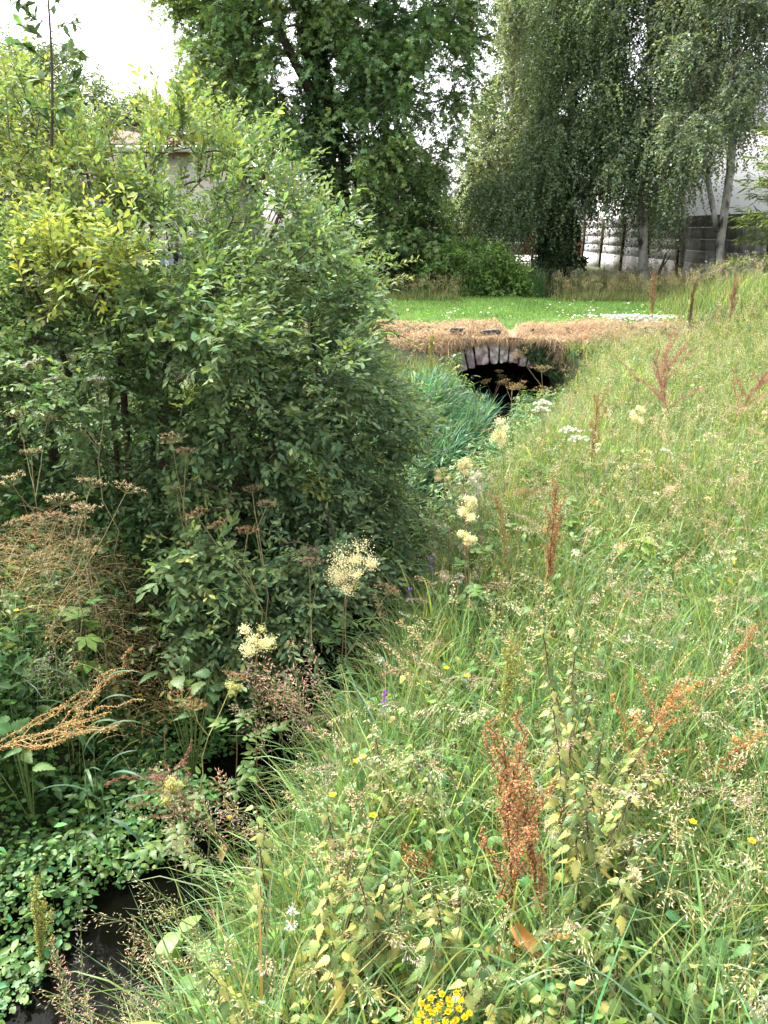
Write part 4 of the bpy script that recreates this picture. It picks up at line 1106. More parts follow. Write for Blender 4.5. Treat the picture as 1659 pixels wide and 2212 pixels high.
# dried tangle on the left bank
g = Geo()
x, y = fill_poly([(0, 1130), (90, 1060), (200, 1110), (330, 1210), (390, 1290), (330, 1390), (200, 1370), (90, 1350), (0, 1400), (-150, 1300), (-100, 1120)], 1300)
y = y + 25
t = 4.75 + .3 * gau(1300); p = P(x, y, t); p[:, 2] = np.clip(p[:, 2], ground_z(p[:, 0], p[:, 1]) + .1, ground_z(p[:, 0], p[:, 1]) + .8)
dv = nrm(np.stack([gau(1300), gau(1300) * .6, .25 * gau(1300) + .15], 1)); L = .10 + .2 * rnd(1300)
q = np.linspace(-.5, .5, 4); pth = p[:, None] + dv[:, None] * (L[:, None] * q)[..., None]; pth[..., 2] -= .1 * (q * q)[None]
cc = jit(np.where(rnd(1300, 1) < .7, (.46, .35, .18), (.34, .22, .12)), 1300, .2)
g.ribbons(pth, np.full(4, .0022), nrm(gau(1300, 3)), cc)
n = 1300 * 5; pc = (pth[:, [0, 1, 2, 3, 3]] + gau(1300, 5, 3) * .02).reshape(-1, 3)
g.inst(L_SEED, pc, frames(gau(n, 3), gau(n, 3)), .005 + .005 * rnd(n), np.repeat(cc, 5, 0) * 1.1, 0)
tag(g.build('dried_tangle', M_SEED), 'tangle of dried tan goosegrass stems hanging over the left bank below the bush', 'weeds', kind='stuff')

g = Geo(); ns = 900
y = 5.6 + 8.4 * rnd(ns); sd = np.where((rnd(ns) < .68) | ((y > 10) & (y < 12.2) & (rnd(ns) < .7)), 1, -1); d = sd * (.25 + .12 * sstep(10.5, 12, y) + .75 * rnd(ns)); x = stream_x(y) + d
z0 = np.maximum(ground_z(x, y), WATER_Z); H = (.3 + .4 * rnd(ns)) * (1 - .35 * sstep(9, 12, y)); az = rnd(ns) * 6.283
p0 = np.stack([x, y, z0], 1); p1 = p0 + np.stack([-sd * .10 + .08 * gau(ns), .08 * gau(ns), H], 1)
g.tubes(np.stack([p0, (p0 + p1) / 2 + .02 * gau(ns, 3), p1], 1), np.array([.004, .003, .002]), 3, (.16, .2, .08), 1)
k = 15; s = .2 + .8 * rnd(ns, k, 1); pc = (p0[:, None] * (1 - s) + p1[:, None] * s).reshape(-1, 3); a = rnd(ns * k) * 6.283
ld = np.stack([np.cos(a), np.sin(a), -.2 + .3 * gau(ns * k)], 1); half = rnd(ns * k) < .5
cc = np.repeat(jit(np.where(rnd(ns, 1) < .25, (.20, .26, .10), (.115, .205, .075)), ns, .2, .1), k, 0)
for tm_, mk in ((L_NETTLE, half), (L_LANCE, ~half)): g.inst(tm_, pc[mk] + ld[mk] * .02, frames(ld[mk], np.array([0, 0, 1.]) + gau(mk.sum(), 3) * .3), (.045 + .05 * rnd(mk.sum())) * (1 if tm_ is L_NETTLE else 1.6), jit(cc[mk], mk.sum(), .15), 0)
tag(g.build('streamside_weeds', [M_LEAF, M_STEM]), 'leafy weeds leaning over the stream from both banks', 'weeds', kind='stuff')
g = Geo(); n = 3600
y = 20.0 + 4 * rnd(n) ** 1.5; x = stream_x(y) - 1.0 + 2.0 * rnd(n)
blades(g, x, y, .6 + .5 * rnd(n), .014 + .010 * rnd(n), jit((.10, .21, .07), n, .25, .1), 6, 1.2, .3, z=np.maximum(ground_z(x, y), WATER_Z) - .03)
tag(g.build('reeds_beyond_arch', M_GRASS), 'green reeds in the stream bed seen through the arch', 'reeds', kind='stuff')

# ================================================================== PLANTS ONE CAN COUNT
def lean_vec(deg, to):
    a = R(to); t = R(deg)
    return np.array([math.sin(t) * math.cos(a), math.sin(t) * math.sin(a), math.cos(t)])
def curve(b, d, H, sag=.1, n=10, wob=.012):
    s = np.linspace(0, 1, n)[:, None]
    p = b + d * H * s + np.array([0, 0, -1.]) * sag * H * s ** 2.5
    hx = nrm(np.array([d[0], d[1], 0]) + 1e-4); p = p + hx * sag * H * .6 * s ** 2
    return p + np.concatenate([np.zeros((1, 3)), gau(n - 1, 3) * wob * H * .3])
def along(p, s):
    return np.stack([np.interp(s, np.linspace(0, 1, len(p)), p[:, j]) for j in range(3)], -1)

def dock(label, x, y, H, col, nb=6, deg=6, to=90, sag=.05, spread=.35, leaves=3, leafcol=(.30, .16, .05), dens=1.0, stemc=(.20, .07, .04), t=None, name='dock', start=.42, seed=.0062, group='docks gone to seed', brlen=.3):
    if t is None: b, tt = place(x, y, H)
    else:
        b = P(x, y, t); b[2] = max(ground_z(b[0], b[1]), WATER_Z); tt = t
    root = thing(name, label, 'dock', b, group)
    d = lean_vec(deg, to); st = curve(b, d, H, sag)
    gs = Geo(); gs.tubes(st[None], np.linspace(.0055, .002, 10), 5, stemc)
    spikes = [(st, start, 1.0)]
    nb = int(nb * 1.5); spread = spread * 1.25
    for i in range(nb):
        s = start + (.85 - start) * (i + rnd(1)[0] * .6) / max(nb, 1)
        o = along(st, np.array([s]))[0]; a = rnd(1)[0] * 6.283
        dd = nrm(d + spread * (.5 + rnd(1)[0]) * np.array([math.cos(a), math.sin(a), .1]))
        br = curve(o, dd, H * brlen * (1.15 - .5 * s) * (.6 + .7 * rnd(1)[0]), -.15 + .4 * rnd(1)[0], wob=.09)
        gs.tubes(br[None], np.linspace(.0028, .0012, 10), 4, stemc); spikes.append((br, .15, .75))
    gs.build('stem', M_STEM, root)
    gh = Geo()
    for br, s0, w in spikes:
        L = np.linalg.norm(np.diff(br, axis=0), axis=1).sum() * (1 - s0)
        n = int(900 * L * dens)
        if n < 8: continue
        s = s0 + (1 - s0) * rnd(n)
        # seeds sit in whorls
        nw = max(4, int(L / .018)); s = np.where(rnd(n) < .8, s0 + (1 - s0) * (np.round((s - s0) / (1 - s0) * nw) / nw), s)
        pos = along(br, s); a = rnd(n) * 6.283
        o = np.stack([np.cos(a), np.sin(a), .3 * gau(n) - .15], 1)
        r = (.004 + .020 * w * (1.1 - s) ** .6) * (.3 + .7 * rnd(n))
        gh.inst(L_SEED, pos + o * r[:, None], frames(o + gau(n, 3) * .4, gau(n, 3)), seed * (.7 + .7 * rnd(n)) * (1 + .05 * max(tt - 4, 0)), jit(np.where(rnd(n, 1) < .22, np.array(col) * np.array([.75, 1.35, 1.1]), np.array(col)), n, .33, .12), 0)
    gh.build('seed_head', M_SEED, root)
    for i in range(leaves):
        s = .06 + .36 * i / max(leaves, 1) + .05 * rnd(1)[0]; o = along(st, np.array([s]))
        a = rnd(1)[0] * 6.283; ld = np.array([[math.cos(a), math.sin(a), .25]])
        gl = Geo(); gl.inst(L_DOCK, o, frames(ld, np.array([[0, 0, 1.]]) + .3 * gau(1, 3)), (.10 + .07 * rnd(1)) * 1.0, jit(leafcol, 1, .15), 0, tip=((.34, .20, .06), .6)); gl.build('leaf', M_LEAF, root)
    return root
RUST, OCHRE, RED, ORANGE, YG = (.43, .22, .11), (.44, .32, .15), (.40, .20, .16), (.48, .27, .12), (.38, .34, .11)
dock('tall upright rust red dock spike in the bright grass, tallest in mid meadow', 1193, 1040, 1.05, RUST, 5, 2, 20, .0, .14, 1, dens=1.1, start=.35)
dock('slim ochre dock leaning left beside the tall rust red spike', 1128, 1040, .98, OCHRE, 3, 8, 160, .03, .12, 1, stemc=(.3, .25, .1))
dock('big bushy orange brown dock with red stems in right foreground, several seed spikes', 1165, 1600, 1.05, RUST, 6, 5, 150, .03, .22, 5, leafcol=(.42, .20, .05), dens=1.1, brlen=.42, start=.4)
dock('second stalk right of the bushy orange brown foreground dock, dark red stemmed', 1250, 1660, .95, RUST, 5, 9, 160, .05, .22, 3, leafcol=(.5, .24, .04))
dock('short ochre green dock with a big yellow leaf left of the nettle column', 1095, 1370, .85, YG, 5, 3, 60, .0, .16, 3, leafcol=(.42, .34, .06), stemc=(.22, .24, .08))
dock('sprawling orange dock tangled among pink seed heads at right', 1330, 1440, .85, ORANGE, 8, 18, 20, .1, .6, 3, leafcol=(.4, .17, .05), stemc=(.45, .16, .05))
dock('lower orange dock stalk lying to the right beneath pink seed heads', 1420, 1480, .75, ORANGE, 5, 30, 0, .15, .5, 2, stemc=(.42, .14, .05))
dock('thin rust dock leaning far to the right with its tip pointing up right', 1440, 1330, .85, RUST, 3, 38, 20, -.05, .12, 2, stemc=(.3, .13, .05))
dock('dark brown faded dock spike at right end of the lawn', 1500, 610, 1.2, (.14, .085, .06), 4, 2, 60, 0, .15, 0, group='docks beside the lawn end')
dock('pinkish brown slim dock spike right of the dark brown one near the wall', 1590, 590, 1.25, (.38, .20, .14), 5, 3, 60, 0, .2, 0, group='docks beside the lawn end')
dock('pale pinkish dock left of the dark brown spike by the lawn end', 1425, 590, 1.2, (.40, .24, .15), 5, 6, 150, 0, .2, 0, group='docks beside the lawn end')
dock('red wide spreading dock below the pinkish spikes at upper right', 1490, 745, 1.1, RED, 9, 14, 170, .08, .8, 1, stemc=(.34, .1, .09), brlen=.5)
dock('red dock stalk leaning right over the upper right meadow', 1580, 760, 1.0, RED, 7, 22, 10, .1, .7, 1, stemc=(.34, .1, .09), brlen=.45)
dock('brownish orange dock in the middle distance right of the white umbels', 1290, 850, 1.0, (.38, .24, .11), 5, 3, 60, 0, .2, 1)
dock('tan dock clump in the reed grass left of the stream', 905, 925, 1.0, OCHRE, 9, 6, 60, .02, .5, 1, stemc=(.3, .22, .08))
dock('thin ochre dock standing against the straw bank left of the arch', 932, 715, 1.15, YG, 4, 2, 60, 0, .14, 1, stemc=(.26, .22, .08))
dock('low dark rust dock nearly buried in grass below the buttercup, bottom middle', 960, 1830, .5, (.30, .13, .04), 5, 10, 160, .1, .6, 2)
dock('large ochre dock bending in from left edge with a pale pink tipped leaf', -330, 1790, 1.15, (.44, .29, .13), 7, 76, 20, .04, .5, 5, dens=.65, leafcol=(.36, .33, .11), stemc=(.34, .2, .08), t=3.5, start=.5, brlen=.5)
dock('fine brick red sorrel leaning left over the watercress edge', 480, 1640, .62, RED, 10, 38, 165, .1, .6, 1, stemc=(.3, .09, .06), t=3.9, name='sorrel', start=.3, brlen=.5, seed=.0045)
dock('greenish ochre dock in the bottom left corner against the dark water', 60, 1950, .8, YG, 6, 5, 100, .0, .25, 2, leafcol=(.2, .26, .07), stemc=(.2, .2, .07), t=None)
dock('small reddish dock at the dark water edge under the tip of the bush', 890, 1075, .9, (.26, .06, .05), 5, 5, 200, .05, .4, 0)

def meadowsweet(label, x, y, H, size=1.0, col=(.84, .76, .47), budc=(.52, .54, .22), deg=8, to=120, leaves=5, t=None):
    if t is None: b, tt = place(x, y, H)
    else: b = P(x, y, t) - np.array([0, 0, H]); b[2] = max(ground_z(b[0], b[1]), WATER_Z + .02); H = P(x, y, t)[2] - b[2]; tt = t
    root = thing('meadowsweet', label, 'meadowsweet', b, 'cream meadowsweet along the stream')
    d = lean_vec(deg, to)
    if t is not None: d = nrm(np.array([0.04, 0, 1]))
    st = curve(b, d, H, 0.02); gs = Geo(); gs.tubes(st[None], np.linspace(.004, .002, 10), 5, (.22, .13, .07))
    gh = Geo(); top = st[-1]; S = .085 * size
    for i in range(int(9 * size + 3)):
        a = rnd(1)[0] * 6.283; el = .2 + 1.1 * rnd(1)[0]
        dv = np.array([math.cos(a) * math.cos(el), math.sin(a) * math.cos(el), math.sin(el)])
        o = along(st, np.array([.9 + .1 * rnd(1)[0]]))[0]
        e = o + dv * S * (.5 + .9 * rnd(1)[0])
        gs.tubes(bez(o, (o + e) / 2 - np.array([0, 0, .01]), e, 4)[None], np.linspace(.0014, .0008, 4), 3, (.25, .26, .1))
        n = 170; bud = rnd(1)[0] < .3
        pc = e + gau(n, 3) * np.array([.019, .019, .016]) * size * (.5 + .8 * rnd(1)[0])
        gh.inst(L_ROUND, pc, frames(gau(n, 3), gau(n, 3)), (.005 if bud else .0072) * (.7 + .6 * rnd(n)), jit(budc if bud else col, n, .12, .04), 0)
    for i in range(leaves):
        s = .25 + .55 * i / max(1, leaves); o = along(st, np.array([s]))[0]; a = rnd(1)[0] * 6.283
        dv = np.array([math.cos(a), math.sin(a), .35]); L = .14 + .06 * rnd(1)[0]
        k = 7; q = np.linspace(.3, 1, k)[:, None]; pp = o + dv * L * q - np.array([0, 0, 1]) * .06 * q * q
        sg = np.where(np.arange(k) % 2 == 0, 1, -1)[:, None]; sd = np.array([-dv[1], dv[0], 0])
        ld = np.where(q > .98, dv, dv * .5 + sg * sd)
        gs.inst(L_NETTLE, pp, frames(ld, np.array([0, 0, 1.]) + .3 * gau(k, 3)), .045 + .025 * q[:, 0], jit((.10, .18, .045), k, .15), 1)
    gs.build('stem', [M_STEM, M_LEAF], root); gh.build('flower_head', M_PETAL, root)
meadowsweet('largest cream meadowsweet head leaning over the dark stream, pinkish dry umbel at its left', 720, 1215, .95, 1.35, leaves=9, t=4.2)
meadowsweet('cream meadowsweet against the dark stream above the pink seed heads', 530, 1365, .9, .9, leaves=3, t=3.95)
meadowsweet('cream meadowsweet right of the brown umbel by the ochre dock, upper of two', 1037, 1105, .95, .7)
meadowsweet('cream meadowsweet just below its twin beside the brown umbel', 1035, 1160, .9, .6)
meadowsweet('small cream meadowsweet at the lower right tip of the willow bush', 886, 1155, .9, .55)
meadowsweet('cream meadowsweet tuft in the dark gap above the stream, right one', 1025, 1000, .95, .65)
meadowsweet('cream meadowsweet tuft in the dark gap above the stream, left one', 985, 1020, .95, .6)
meadowsweet('pale meadowsweet spray right of the dark gap over the stream', 1060, 1045, .9, .65, (.6, .58, .46))
meadowsweet('cream meadowsweet left of the white flat umbels', 1112, 932, 1.0, .75)
meadowsweet('single cream meadowsweet far out in the pale seed heads at right', 1410, 885, 1.0, .6)
meadowsweet('yellowish meadowsweet in bud by the watercress edge', 358, 1690, .75, .6, (.5, .47, .17), t=3.55)
meadowsweet('greenish meadowsweet bud spray above the red sorrel', 492, 1488, .85, .5, (.42, .44, .17), t=4.0)

def umbel(label, x, y, H, col, size=.07, n_um=3, flat=.2, stemc=(.24, .21, .10), t=None, name='hogweed', cat='umbel', grp='dry brown umbels', deg=6, to=90, rays=14, fl=.0045, per=16, spread=.35, leaves=0):
    if t is None: b, tt = place(x, y, H)
    else: top = P(x, y, t); b = top - np.array([0, 0, H]); b[2] = max(ground_z(b[0], b[1]), WATER_Z); H = top[2] - b[2]; tt = t
    root = thing(name, label, cat, b, grp)
    d = lean_vec(deg, to); st = curve(b, nrm(d + np.array([.12, .1, 0]) * gau(1)[0]), H, .03, wob=.05); st = st + (P(x, y, tt) - st[-1]) * np.linspace(0, 1, 10)[:, None] * (1 if t is not None else 0); gs = Geo(); gs.tubes(st[None], np.linspace(.0042, .0022, 10), 6, stemc)
    tops = [(st[-1], d)]
    for i in range(n_um - 1):
        s = .55 + .35 * rnd(1)[0]; o = along(st, np.array([s]))[0]; a = rnd(1)[0] * 6.283
        dd = nrm(d + spread * 2 * np.array([math.cos(a), math.sin(a), 0])); br = curve(o, dd, H * .32 * (.7 + .6 * rnd(1)[0]), -.05)
        gs.tubes(br[None], np.linspace(.003, .0018, 10), 4, stemc); tops.append((br[-1], nrm(dd + np.array([0, 0, .6]))))
    heads = []
    for (o, dd) in tops:
        gh = Geo()
        a = np.arange(rays) * 2.4; r = np.sqrt((np.arange(rays) + .5) / rays)
        u = nrm(np.cross(dd, np.array([.3, 1, .2]))); w = np.cross(dd, u)
        e = o + size * ((u * np.cos(a)[:, None] + w * np.sin(a)[:, None]) * r[:, None] + dd * (.62 - flat * r[:, None] ** 2)) * (.85 + .3 * rnd(rays, 1))
        ln = np.stack([np.broadcast_to(o, e.shape), (o + e) / 2 + dd * size * -.06, e], 1)
        gh.tubes(ln, np.full(3, .0009 * (1 + .06 * max(tt - 4, 0))), 3, stemc)
        k = rays * per; pc = np.repeat(e, per, 0) + gau(k, 3) * size * .085 * np.array([1, 1, .6])
        gh.inst(L_SEED, pc, frames(np.repeat(e - o, per, 0) / size + gau(k, 3) * .6, gau(k, 3)), fl * (.7 + .7 * rnd(k)) * (1 + .05 * max(tt - 4, 0)), jit(col, k, .2, .07), 0)
        heads.append(gh)
    if leaves:
        k = leaves * 6; s = rnd(k) * .6; a = rnd(k) * 6.283; ld = np.stack([np.cos(a), np.sin(a), .2 * gau(k)], 1)
        gs.inst(L_PALM, along(st, s) + ld * .05, frames(ld, np.array([0, 0, 1.]) + .3 * gau(k, 3)), .10 + .06 * rnd(k), jit((.10, .19, .04), k, .2), 1)
    gs.build('stem', [M_STEM, M_LEAF], root)
    for gh in heads: gh.build('umbel', M_SEED, root)
BR, CRM, WHT = (.40, .25, .15), (.66, .56, .36), (.78, .77, .72)
umbel('brown seeding umbel on a tall stalk left of the ochre dock', 1095, 1085, 1.0, (.38, .21, .12), .065, 1)
umbel('pinkish brown umbel drooping left of the largest meadowsweet head', 672, 1225, .9, (.48, .30, .24), .075, 2, t=4.2)
umbel('dry brown umbel beside and below the largest meadowsweet head', 745, 1268, .8, (.42, .28, .18), .06, 2, t=4.2)
umbel('small brown umbels hanging in the shade under middle of the bush', 402, 985, 1.1, (.46, .33, .22), .07, 3, t=4.55)
umbel('brown umbel in the dark hollow under the bush, right side', 575, 1098, 1.0, BR, .06, 2, t=4.4)
umbel('brown umbel low in dark shade above the arching reed blades', 535, 1155, .9, BR, .065, 3, t=4.3)
umbel('cream umbel at left edge in front of the dark hollow', 68, 985, 1.2, (.52, .44, .25), .06, 3, t=4.6)
umbel('large cream umbels at top of the dried tangle on left bank', 130, 1090, 1.0, CRM, .085, 4, t=4.2, leaves=2)
umbel('cream umbels right of the largest ones over the dried tangle', 185, 1110, .95, CRM, .08, 3, t=4.3)
umbel('pinkish cream umbels at left end of the dried tangle', 78, 1130, .9, (.55, .38, .25), .07, 4, t=4.2)
umbel('cream umbels low in the middle of the dried tangle', 90, 1215, .8, (.50, .40, .22), .07, 3, t=4.1)
umbel('white umbel high in the shade inside the bush', 212, 830, 1.2, (.62, .63, .55), .07, 3, t=4.7, grp='white umbels')
umbel('tall orange brown hogweed on a yellow stalk over the watercress edge', 420, 1535, .95, (.46, .25, .14), .06, 3, t=3.75, stemc=(.36, .32, .12), spread=.5)
for (x, y, l) in ((1060, 800, 'tan dry umbel stalk at left of the culvert mouth'), (1120, 770, 'tan dry umbels right in front of the arch stones'), (1165, 745, 'tan dry umbels at right end of the arch below the ivy'), (1095, 840, 'tan dry umbel leaning over the water at culvert mouth'), (1185, 800, 'tan dry umbel right of the culvert mouth')):
    umbel(l, x, y, 1.05, (.44, .32, .16), .09, 4, t=None, spread=.5, grp='dry umbels at the culvert')
for (x, y, l) in ((1146, 885, 'white flat umbel left of the upper pair beyond the stream'), (1190, 880, 'white flat umbel right of the upper pair beyond the stream'), (1236, 937, 'white flat umbel lower right of the pair'), (1202, 957, 'smaller white flat umbel lowest of the four')):
    umbel(l, x, y, .95, WHT, .075, 1, flat=.5, name='yarrow', cat='white flower', grp='white umbels', stemc=(.2, .26, .1), fl=.006, per=22, leaves=3)

def nettle(label, x, y, H, yellow=.5, deg=6, to=90, ls=.06, green=(.115, .20, .065)):
    H += .08
    b, tt = place(x, y, H)
    root = thing('nettle', label, 'nettle', b, 'nettles in the grass')
    gs = Geo(); gl = Geo()
    for st_i in range(3):
     H_ = H * (1 if st_i == 0 else .6 + .3 * rnd(1)[0]); st = curve(b + (np.array([*(gau(2) * .06), 0]) if st_i else 0), lean_vec(deg + 5 * st_i, to + 120 * st_i), H_, .03); gs.tubes(st[None], np.linspace(.0035, .002, 10), 4, (.10, .07, .05))
     nn = max(8, int(H_ / .032))
     s = np.linspace(.12, 1, nn)
     for i, q in enumerate(s):
         o = along(st, np.array([q]))[0]; a0 = (i % 2) * math.pi / 2 + .4 * gau(1)[0]
         for e in (0, math.pi):
             a = a0 + e; dv = np.array([math.cos(a), math.sin(a), .15 + .5 * q - .5])
             L = ls * (1.15 - .65 * q ** 2.5) * (.8 + .4 * rnd(1)[0])
             yl = np.clip(yellow * (.95 - .75 * q) + .32 * gau(1)[0], 0, 1)
             c = np.array(green) * (1 - min(1, yl * 1.6)) + np.array((.34, .36, .09)) * min(1, yl * 1.6)
             tipc = np.array((.54, .36, .17)) * yl + c * (1 - yl)
             pet = o + dv * L * .3
             gs.tubes(np.stack([o, pet])[None], np.array([.0012, .001]), 3, (.16, .17, .06))
             gl.inst(L_NETTLE, pet[None], frames(dv[None] + np.array([[0, 0, -.45]]), np.array([[0, 0, 1.]]) + .3 * gau(1, 3)), np.array([L]), jit(c, 1, .15), 0, tip=(tipc, .65))
         if .45 < q < .92:
             for e in range(5):
                 a = rnd(1)[0] * 6.283; p1 = o + np.array([math.cos(a) * .025, math.sin(a) * .025, -.03]); gs.tubes(bez(o, (o + p1) / 2 + np.array([0, 0, .012]), p1, 4)[None], np.linspace(.0012, .0022, 4), 3, (.20, .18, .09))
    gs.build('stem', M_STEM, root); gl.build('leaves', M_LEAF, root)
for a in (('yellowing nettle with tan lower leaves, tallest of the foreground clump', 575, 1790, .75, .8), ('yellow leaved nettle beside the stream edge in the foreground', 520, 1880, .6, .55),
          ('nettle with peach coloured withered leaf in the centre of the foreground clump', 610, 1850, .7, .95), ('mostly green nettle behind the foreground clump', 680, 1850, .62, .2),
          ('green nettle right of the peach leaved one', 745, 1920, .6, .25), ('yellow green nettle at right side of foreground clump', 800, 1880, .65, .6),
          ('nettle with drooping tan leaves low in the foreground', 770, 1990, .55, .95), ('yellow tipped nettle left of the low rust dock', 870, 1880, .62, .55),
          ('curled yellow nettle above the ragwort', 885, 1985, .55, .8), ('peach leaved nettle just above the ragwort', 960, 2060, .5, 1.0),
          ('pale yellow nettle right of the ragwort', 1080, 2060, .5, .85), ('green nettle at foot of the bushy dock', 1180, 2120, .45, .1),
          ('dark stemmed nettle column with yellow leaves in mid meadow', 1305, 1330, .95, .6), ('nettle with large yellow patched leaves left of the dark stemmed column', 1265, 1430, .95, .65),
          ('nettle with peach rounded leaf below the dark stemmed column', 1290, 1500, .9, .9), ('green nettle behind the bushy dock on its right', 1350, 1620, .8, .3),
          ('small yellow nettle alone in the grass above the buttercups', 858, 1555, .65, .9), ('nettle with pinkish yellow leaves near the upper buttercup', 748, 1690, .65, .85),
          ('yellow green nettle right of the second dock stalk', 1300, 1730, .7, .55), ('fresh green nettle in lower right corner', 1480, 2060, .5, .05),
          ('fresh green nettle near the right edge, low', 1575, 2110, .45, .0), ('green nettle left of the fresh ones near the bottom right', 1380, 2090, .5, .1),
          ('green nettle at the bottom below the ragwort, left', 700, 2120, .4, .4), ('tan leaved nettle at bottom left of the foreground grass', 455, 2140, .42, .9),
          ('yellow nettle right of the tan leaved pair, low centre', 1010, 1950, .55, .7), ('nettle with a few yellow leaves on the left bank by the bush', 130, 1370, .6, .25), ('dull green nettle on the left bank below the dried tangle', 230, 1400, .5, .15)):
    nettle(*a, deg=4 + 8 * rnd(1)[0], to=360 * rnd(1)[0], ls=.055 + .02 * rnd(1)[0])

def buttercup(label, x, y, H=.6, col=(.80, .52, .01)):
    b, tt = place(x, y, H)
    root = thing('buttercup', label, 'buttercup', b, 'yellow buttercups')
    st = curve(b, lean_vec(5, 90), H, .02); gs = Geo(); gs.tubes(st[None], np.linspace(.0016, .0011, 10), 4, (.14, .2, .06)); gs.build('stem', M_STEM, root)
    g = Geo(); a = np.arange(5) * 1.2566; ld = np.stack([np.cos(a), np.sin(a), np.full(5, .55)], 1)
    V, Q, _ = L_ROUND
    g.inst((V, Q, None), np.repeat(st[-1:], 5, 0), frames(ld, np.array([0, 0, 1.]) + 0 * ld), .014 * (1 + .03 * tt), jit(col, 5, .06, .02), 0)
    g.inst(L_SEED, st[-1:] + gau(14, 3) * .0022 + np.array([0, 0, .004]), frames(gau(14, 3), gau(14, 3)), .004, (.5, .42, .04), 0)
    g.build('flower', M_PETAL, root)
for a in (('buttercup low at the left of the foreground nettles', 490, 1783), ('single buttercup right of the nettle clump in open grass', 806, 1783), ('left of two buttercups in bright grass beside the stream', 666, 1602), ('right of two buttercups in bright grass beside the stream', 682, 1590),
          ('buttercup at the dark water below pink seed heads, upper', 672, 1508), ('buttercup at the dark water below pink seed heads, lower left', 652, 1518), ('small buttercup left of the close pair in mid grass', 768, 1664), ('small buttercup right one of the close pair in mid grass', 782, 1654),
          ('buttercup below the pinkish yellow nettle', 712, 1738), ('buttercup beside the plume of pink seed head at right', 1512, 1800), ('buttercup near the right edge', 1642, 1843), ('buttercup on the left bank near the bush foot', 296, 1510),
          ('buttercup in the grass at the far left edge', 24, 1328), ('tiny buttercup left of the short ochre green dock', 965, 1455), ('tiny buttercup right of the short ochre green dock', 1012, 1473)): buttercup(*a)
def vetch(label, x, y, H=.65, t=None):
    b, tt = place(x, y, H)
    if t: b = P(x, y, t) - np.array([0, 0, H])
    root = thing('purple_vetch', label, 'purple flower', b, 'purple vetch by the stream')
    st = curve(b, lean_vec(6, 60), H, .03); gs = Geo(); gs.tubes(st[None], np.linspace(.0016, .0012, 10), 4, (.14, .2, .06))
    k = 16; s = np.linspace(.4, .88, k); a = np.arange(k) * 2.6; ld = np.stack([np.cos(a), np.sin(a), .3 + 0 * a], 1)
    gs.inst(L_LANCE, along(st, s), frames(ld, np.array([0, 0, 1.]) + .2 * gau(k, 3)), .05, jit((.09, .17, .05), k, .2), 1)
    gs.build('stem', [M_STEM, M_LEAF], root)
    g = Geo(); k = 34; s = .86 + .14 * rnd(k); ld = np.stack([gau(k), gau(k), .3 + 0 * gau(k)], 1)
    g.inst(L_OVAL, along(st, s) , frames(ld, gau(k, 3)), .013 + .004 * rnd(k), jit((.27, .10, .48), k, .2, .15), 0); g.build('flower_spike', M_PETAL, root)
for a in (('purple vetch spike furthest left by the dark stream edge', 826, 1300), ('purple vetch spike in the middle of the three by the stream', 857, 1280), ('purple vetch spike rightmost of the three by the stream', 873, 1273), ('violet vetch spike alone in the bright grass', 813, 1498), ('purple vetch above the three others, left', 897, 1216), ('purple vetch above the three others, right', 921, 1208)): vetch(*a)

# ragwort at the bottom edge
b, tt = place(962, 2228, .62)
rag = thing('ragwort', 'bright yellow ragwort flower cluster at the bottom edge of the grass', 'ragwort', b)
gs = Geo(); st = curve(b, lean_vec(3, 90), .60, .0); gs.tubes(st[None], np.linspace(.006, .004, 10), 6, (.16, .2, .07)); g = Geo()
for i in range(26):
    a = i * 2.4; r = .055 * math.sqrt((i + .5) / 26); e = st[-1] + np.array([math.cos(a) * r * 1.25, math.sin(a) * r, .02 + .02 * rnd(1)[0]]); o = along(st, np.array([.86]))[0]
    gs.tubes(bez(o, (o + e) / 2 + np.array([math.cos(a), math.sin(a), 0]) * .02, e, 4)[None], np.linspace(.0018, .0013, 4), 3, (.16, .22, .07))
    k = 13; aa = np.arange(k) * 6.283 / k; ld = np.stack([np.cos(aa), np.sin(aa), .35 + .2 * gau(k)], 1)
    g.inst(L_LANCE, np.repeat(e[None], k, 0), frames(ld, np.array([0, 0, 1.]) + 0 * ld), np.stack([.024 + 0 * aa, .0085 + 0 * aa, .01 + 0 * aa], 1), jit((.80, .62, .01), k, .08, .02), 0)
    g.inst(L_SEED, e + gau(30, 3) * np.array([.0032, .0032, .0015]) + np.array([0, 0, .003]), frames(gau(30, 3), gau(30, 3)), .0042, jit((.62, .44, .01), 30, .15), 0)
k = 30; s = rnd(k) * .75; a = rnd(k) * 6.283; ld = np.stack([np.cos(a), np.sin(a), .3 * gau(k)], 1)
gs.inst(L_PALM, along(st, s), frames(ld, np.array([0, 0, 1.]) + .3 * gau(k, 3)), .08 + .05 * rnd(k), jit((.09, .17, .05), k, .2), 1)
gs.build('stem', [M_STEM, M_LEAF], rag); g.build('flower_head', M_PETAL, rag)
# white campion-like stalk
b, tt = place(628, 1990, .55)
wf = thing('white_flower', 'small white flower stalk with two heads among the foreground nettles', 'white flower', b)
gs = Geo(); st = curve(b, lean_vec(3, 90), .55, 0); gs.tubes(st[None], np.linspace(.002, .0012, 10), 4, (.14, .2, .06)); gs.build('stem', M_STEM, wf)
for s in (1.0, .9):
    g = Geo(); k = 40; pc = along(st, np.full(k, s)) + gau(k, 3) * .008; g.inst(L_ROUND, pc, frames(gau(k, 3), gau(k, 3)), .007, jit((.75, .75, .73), k, .06, .02), 0)
    g.build('flower_head', M_PETAL, wf)

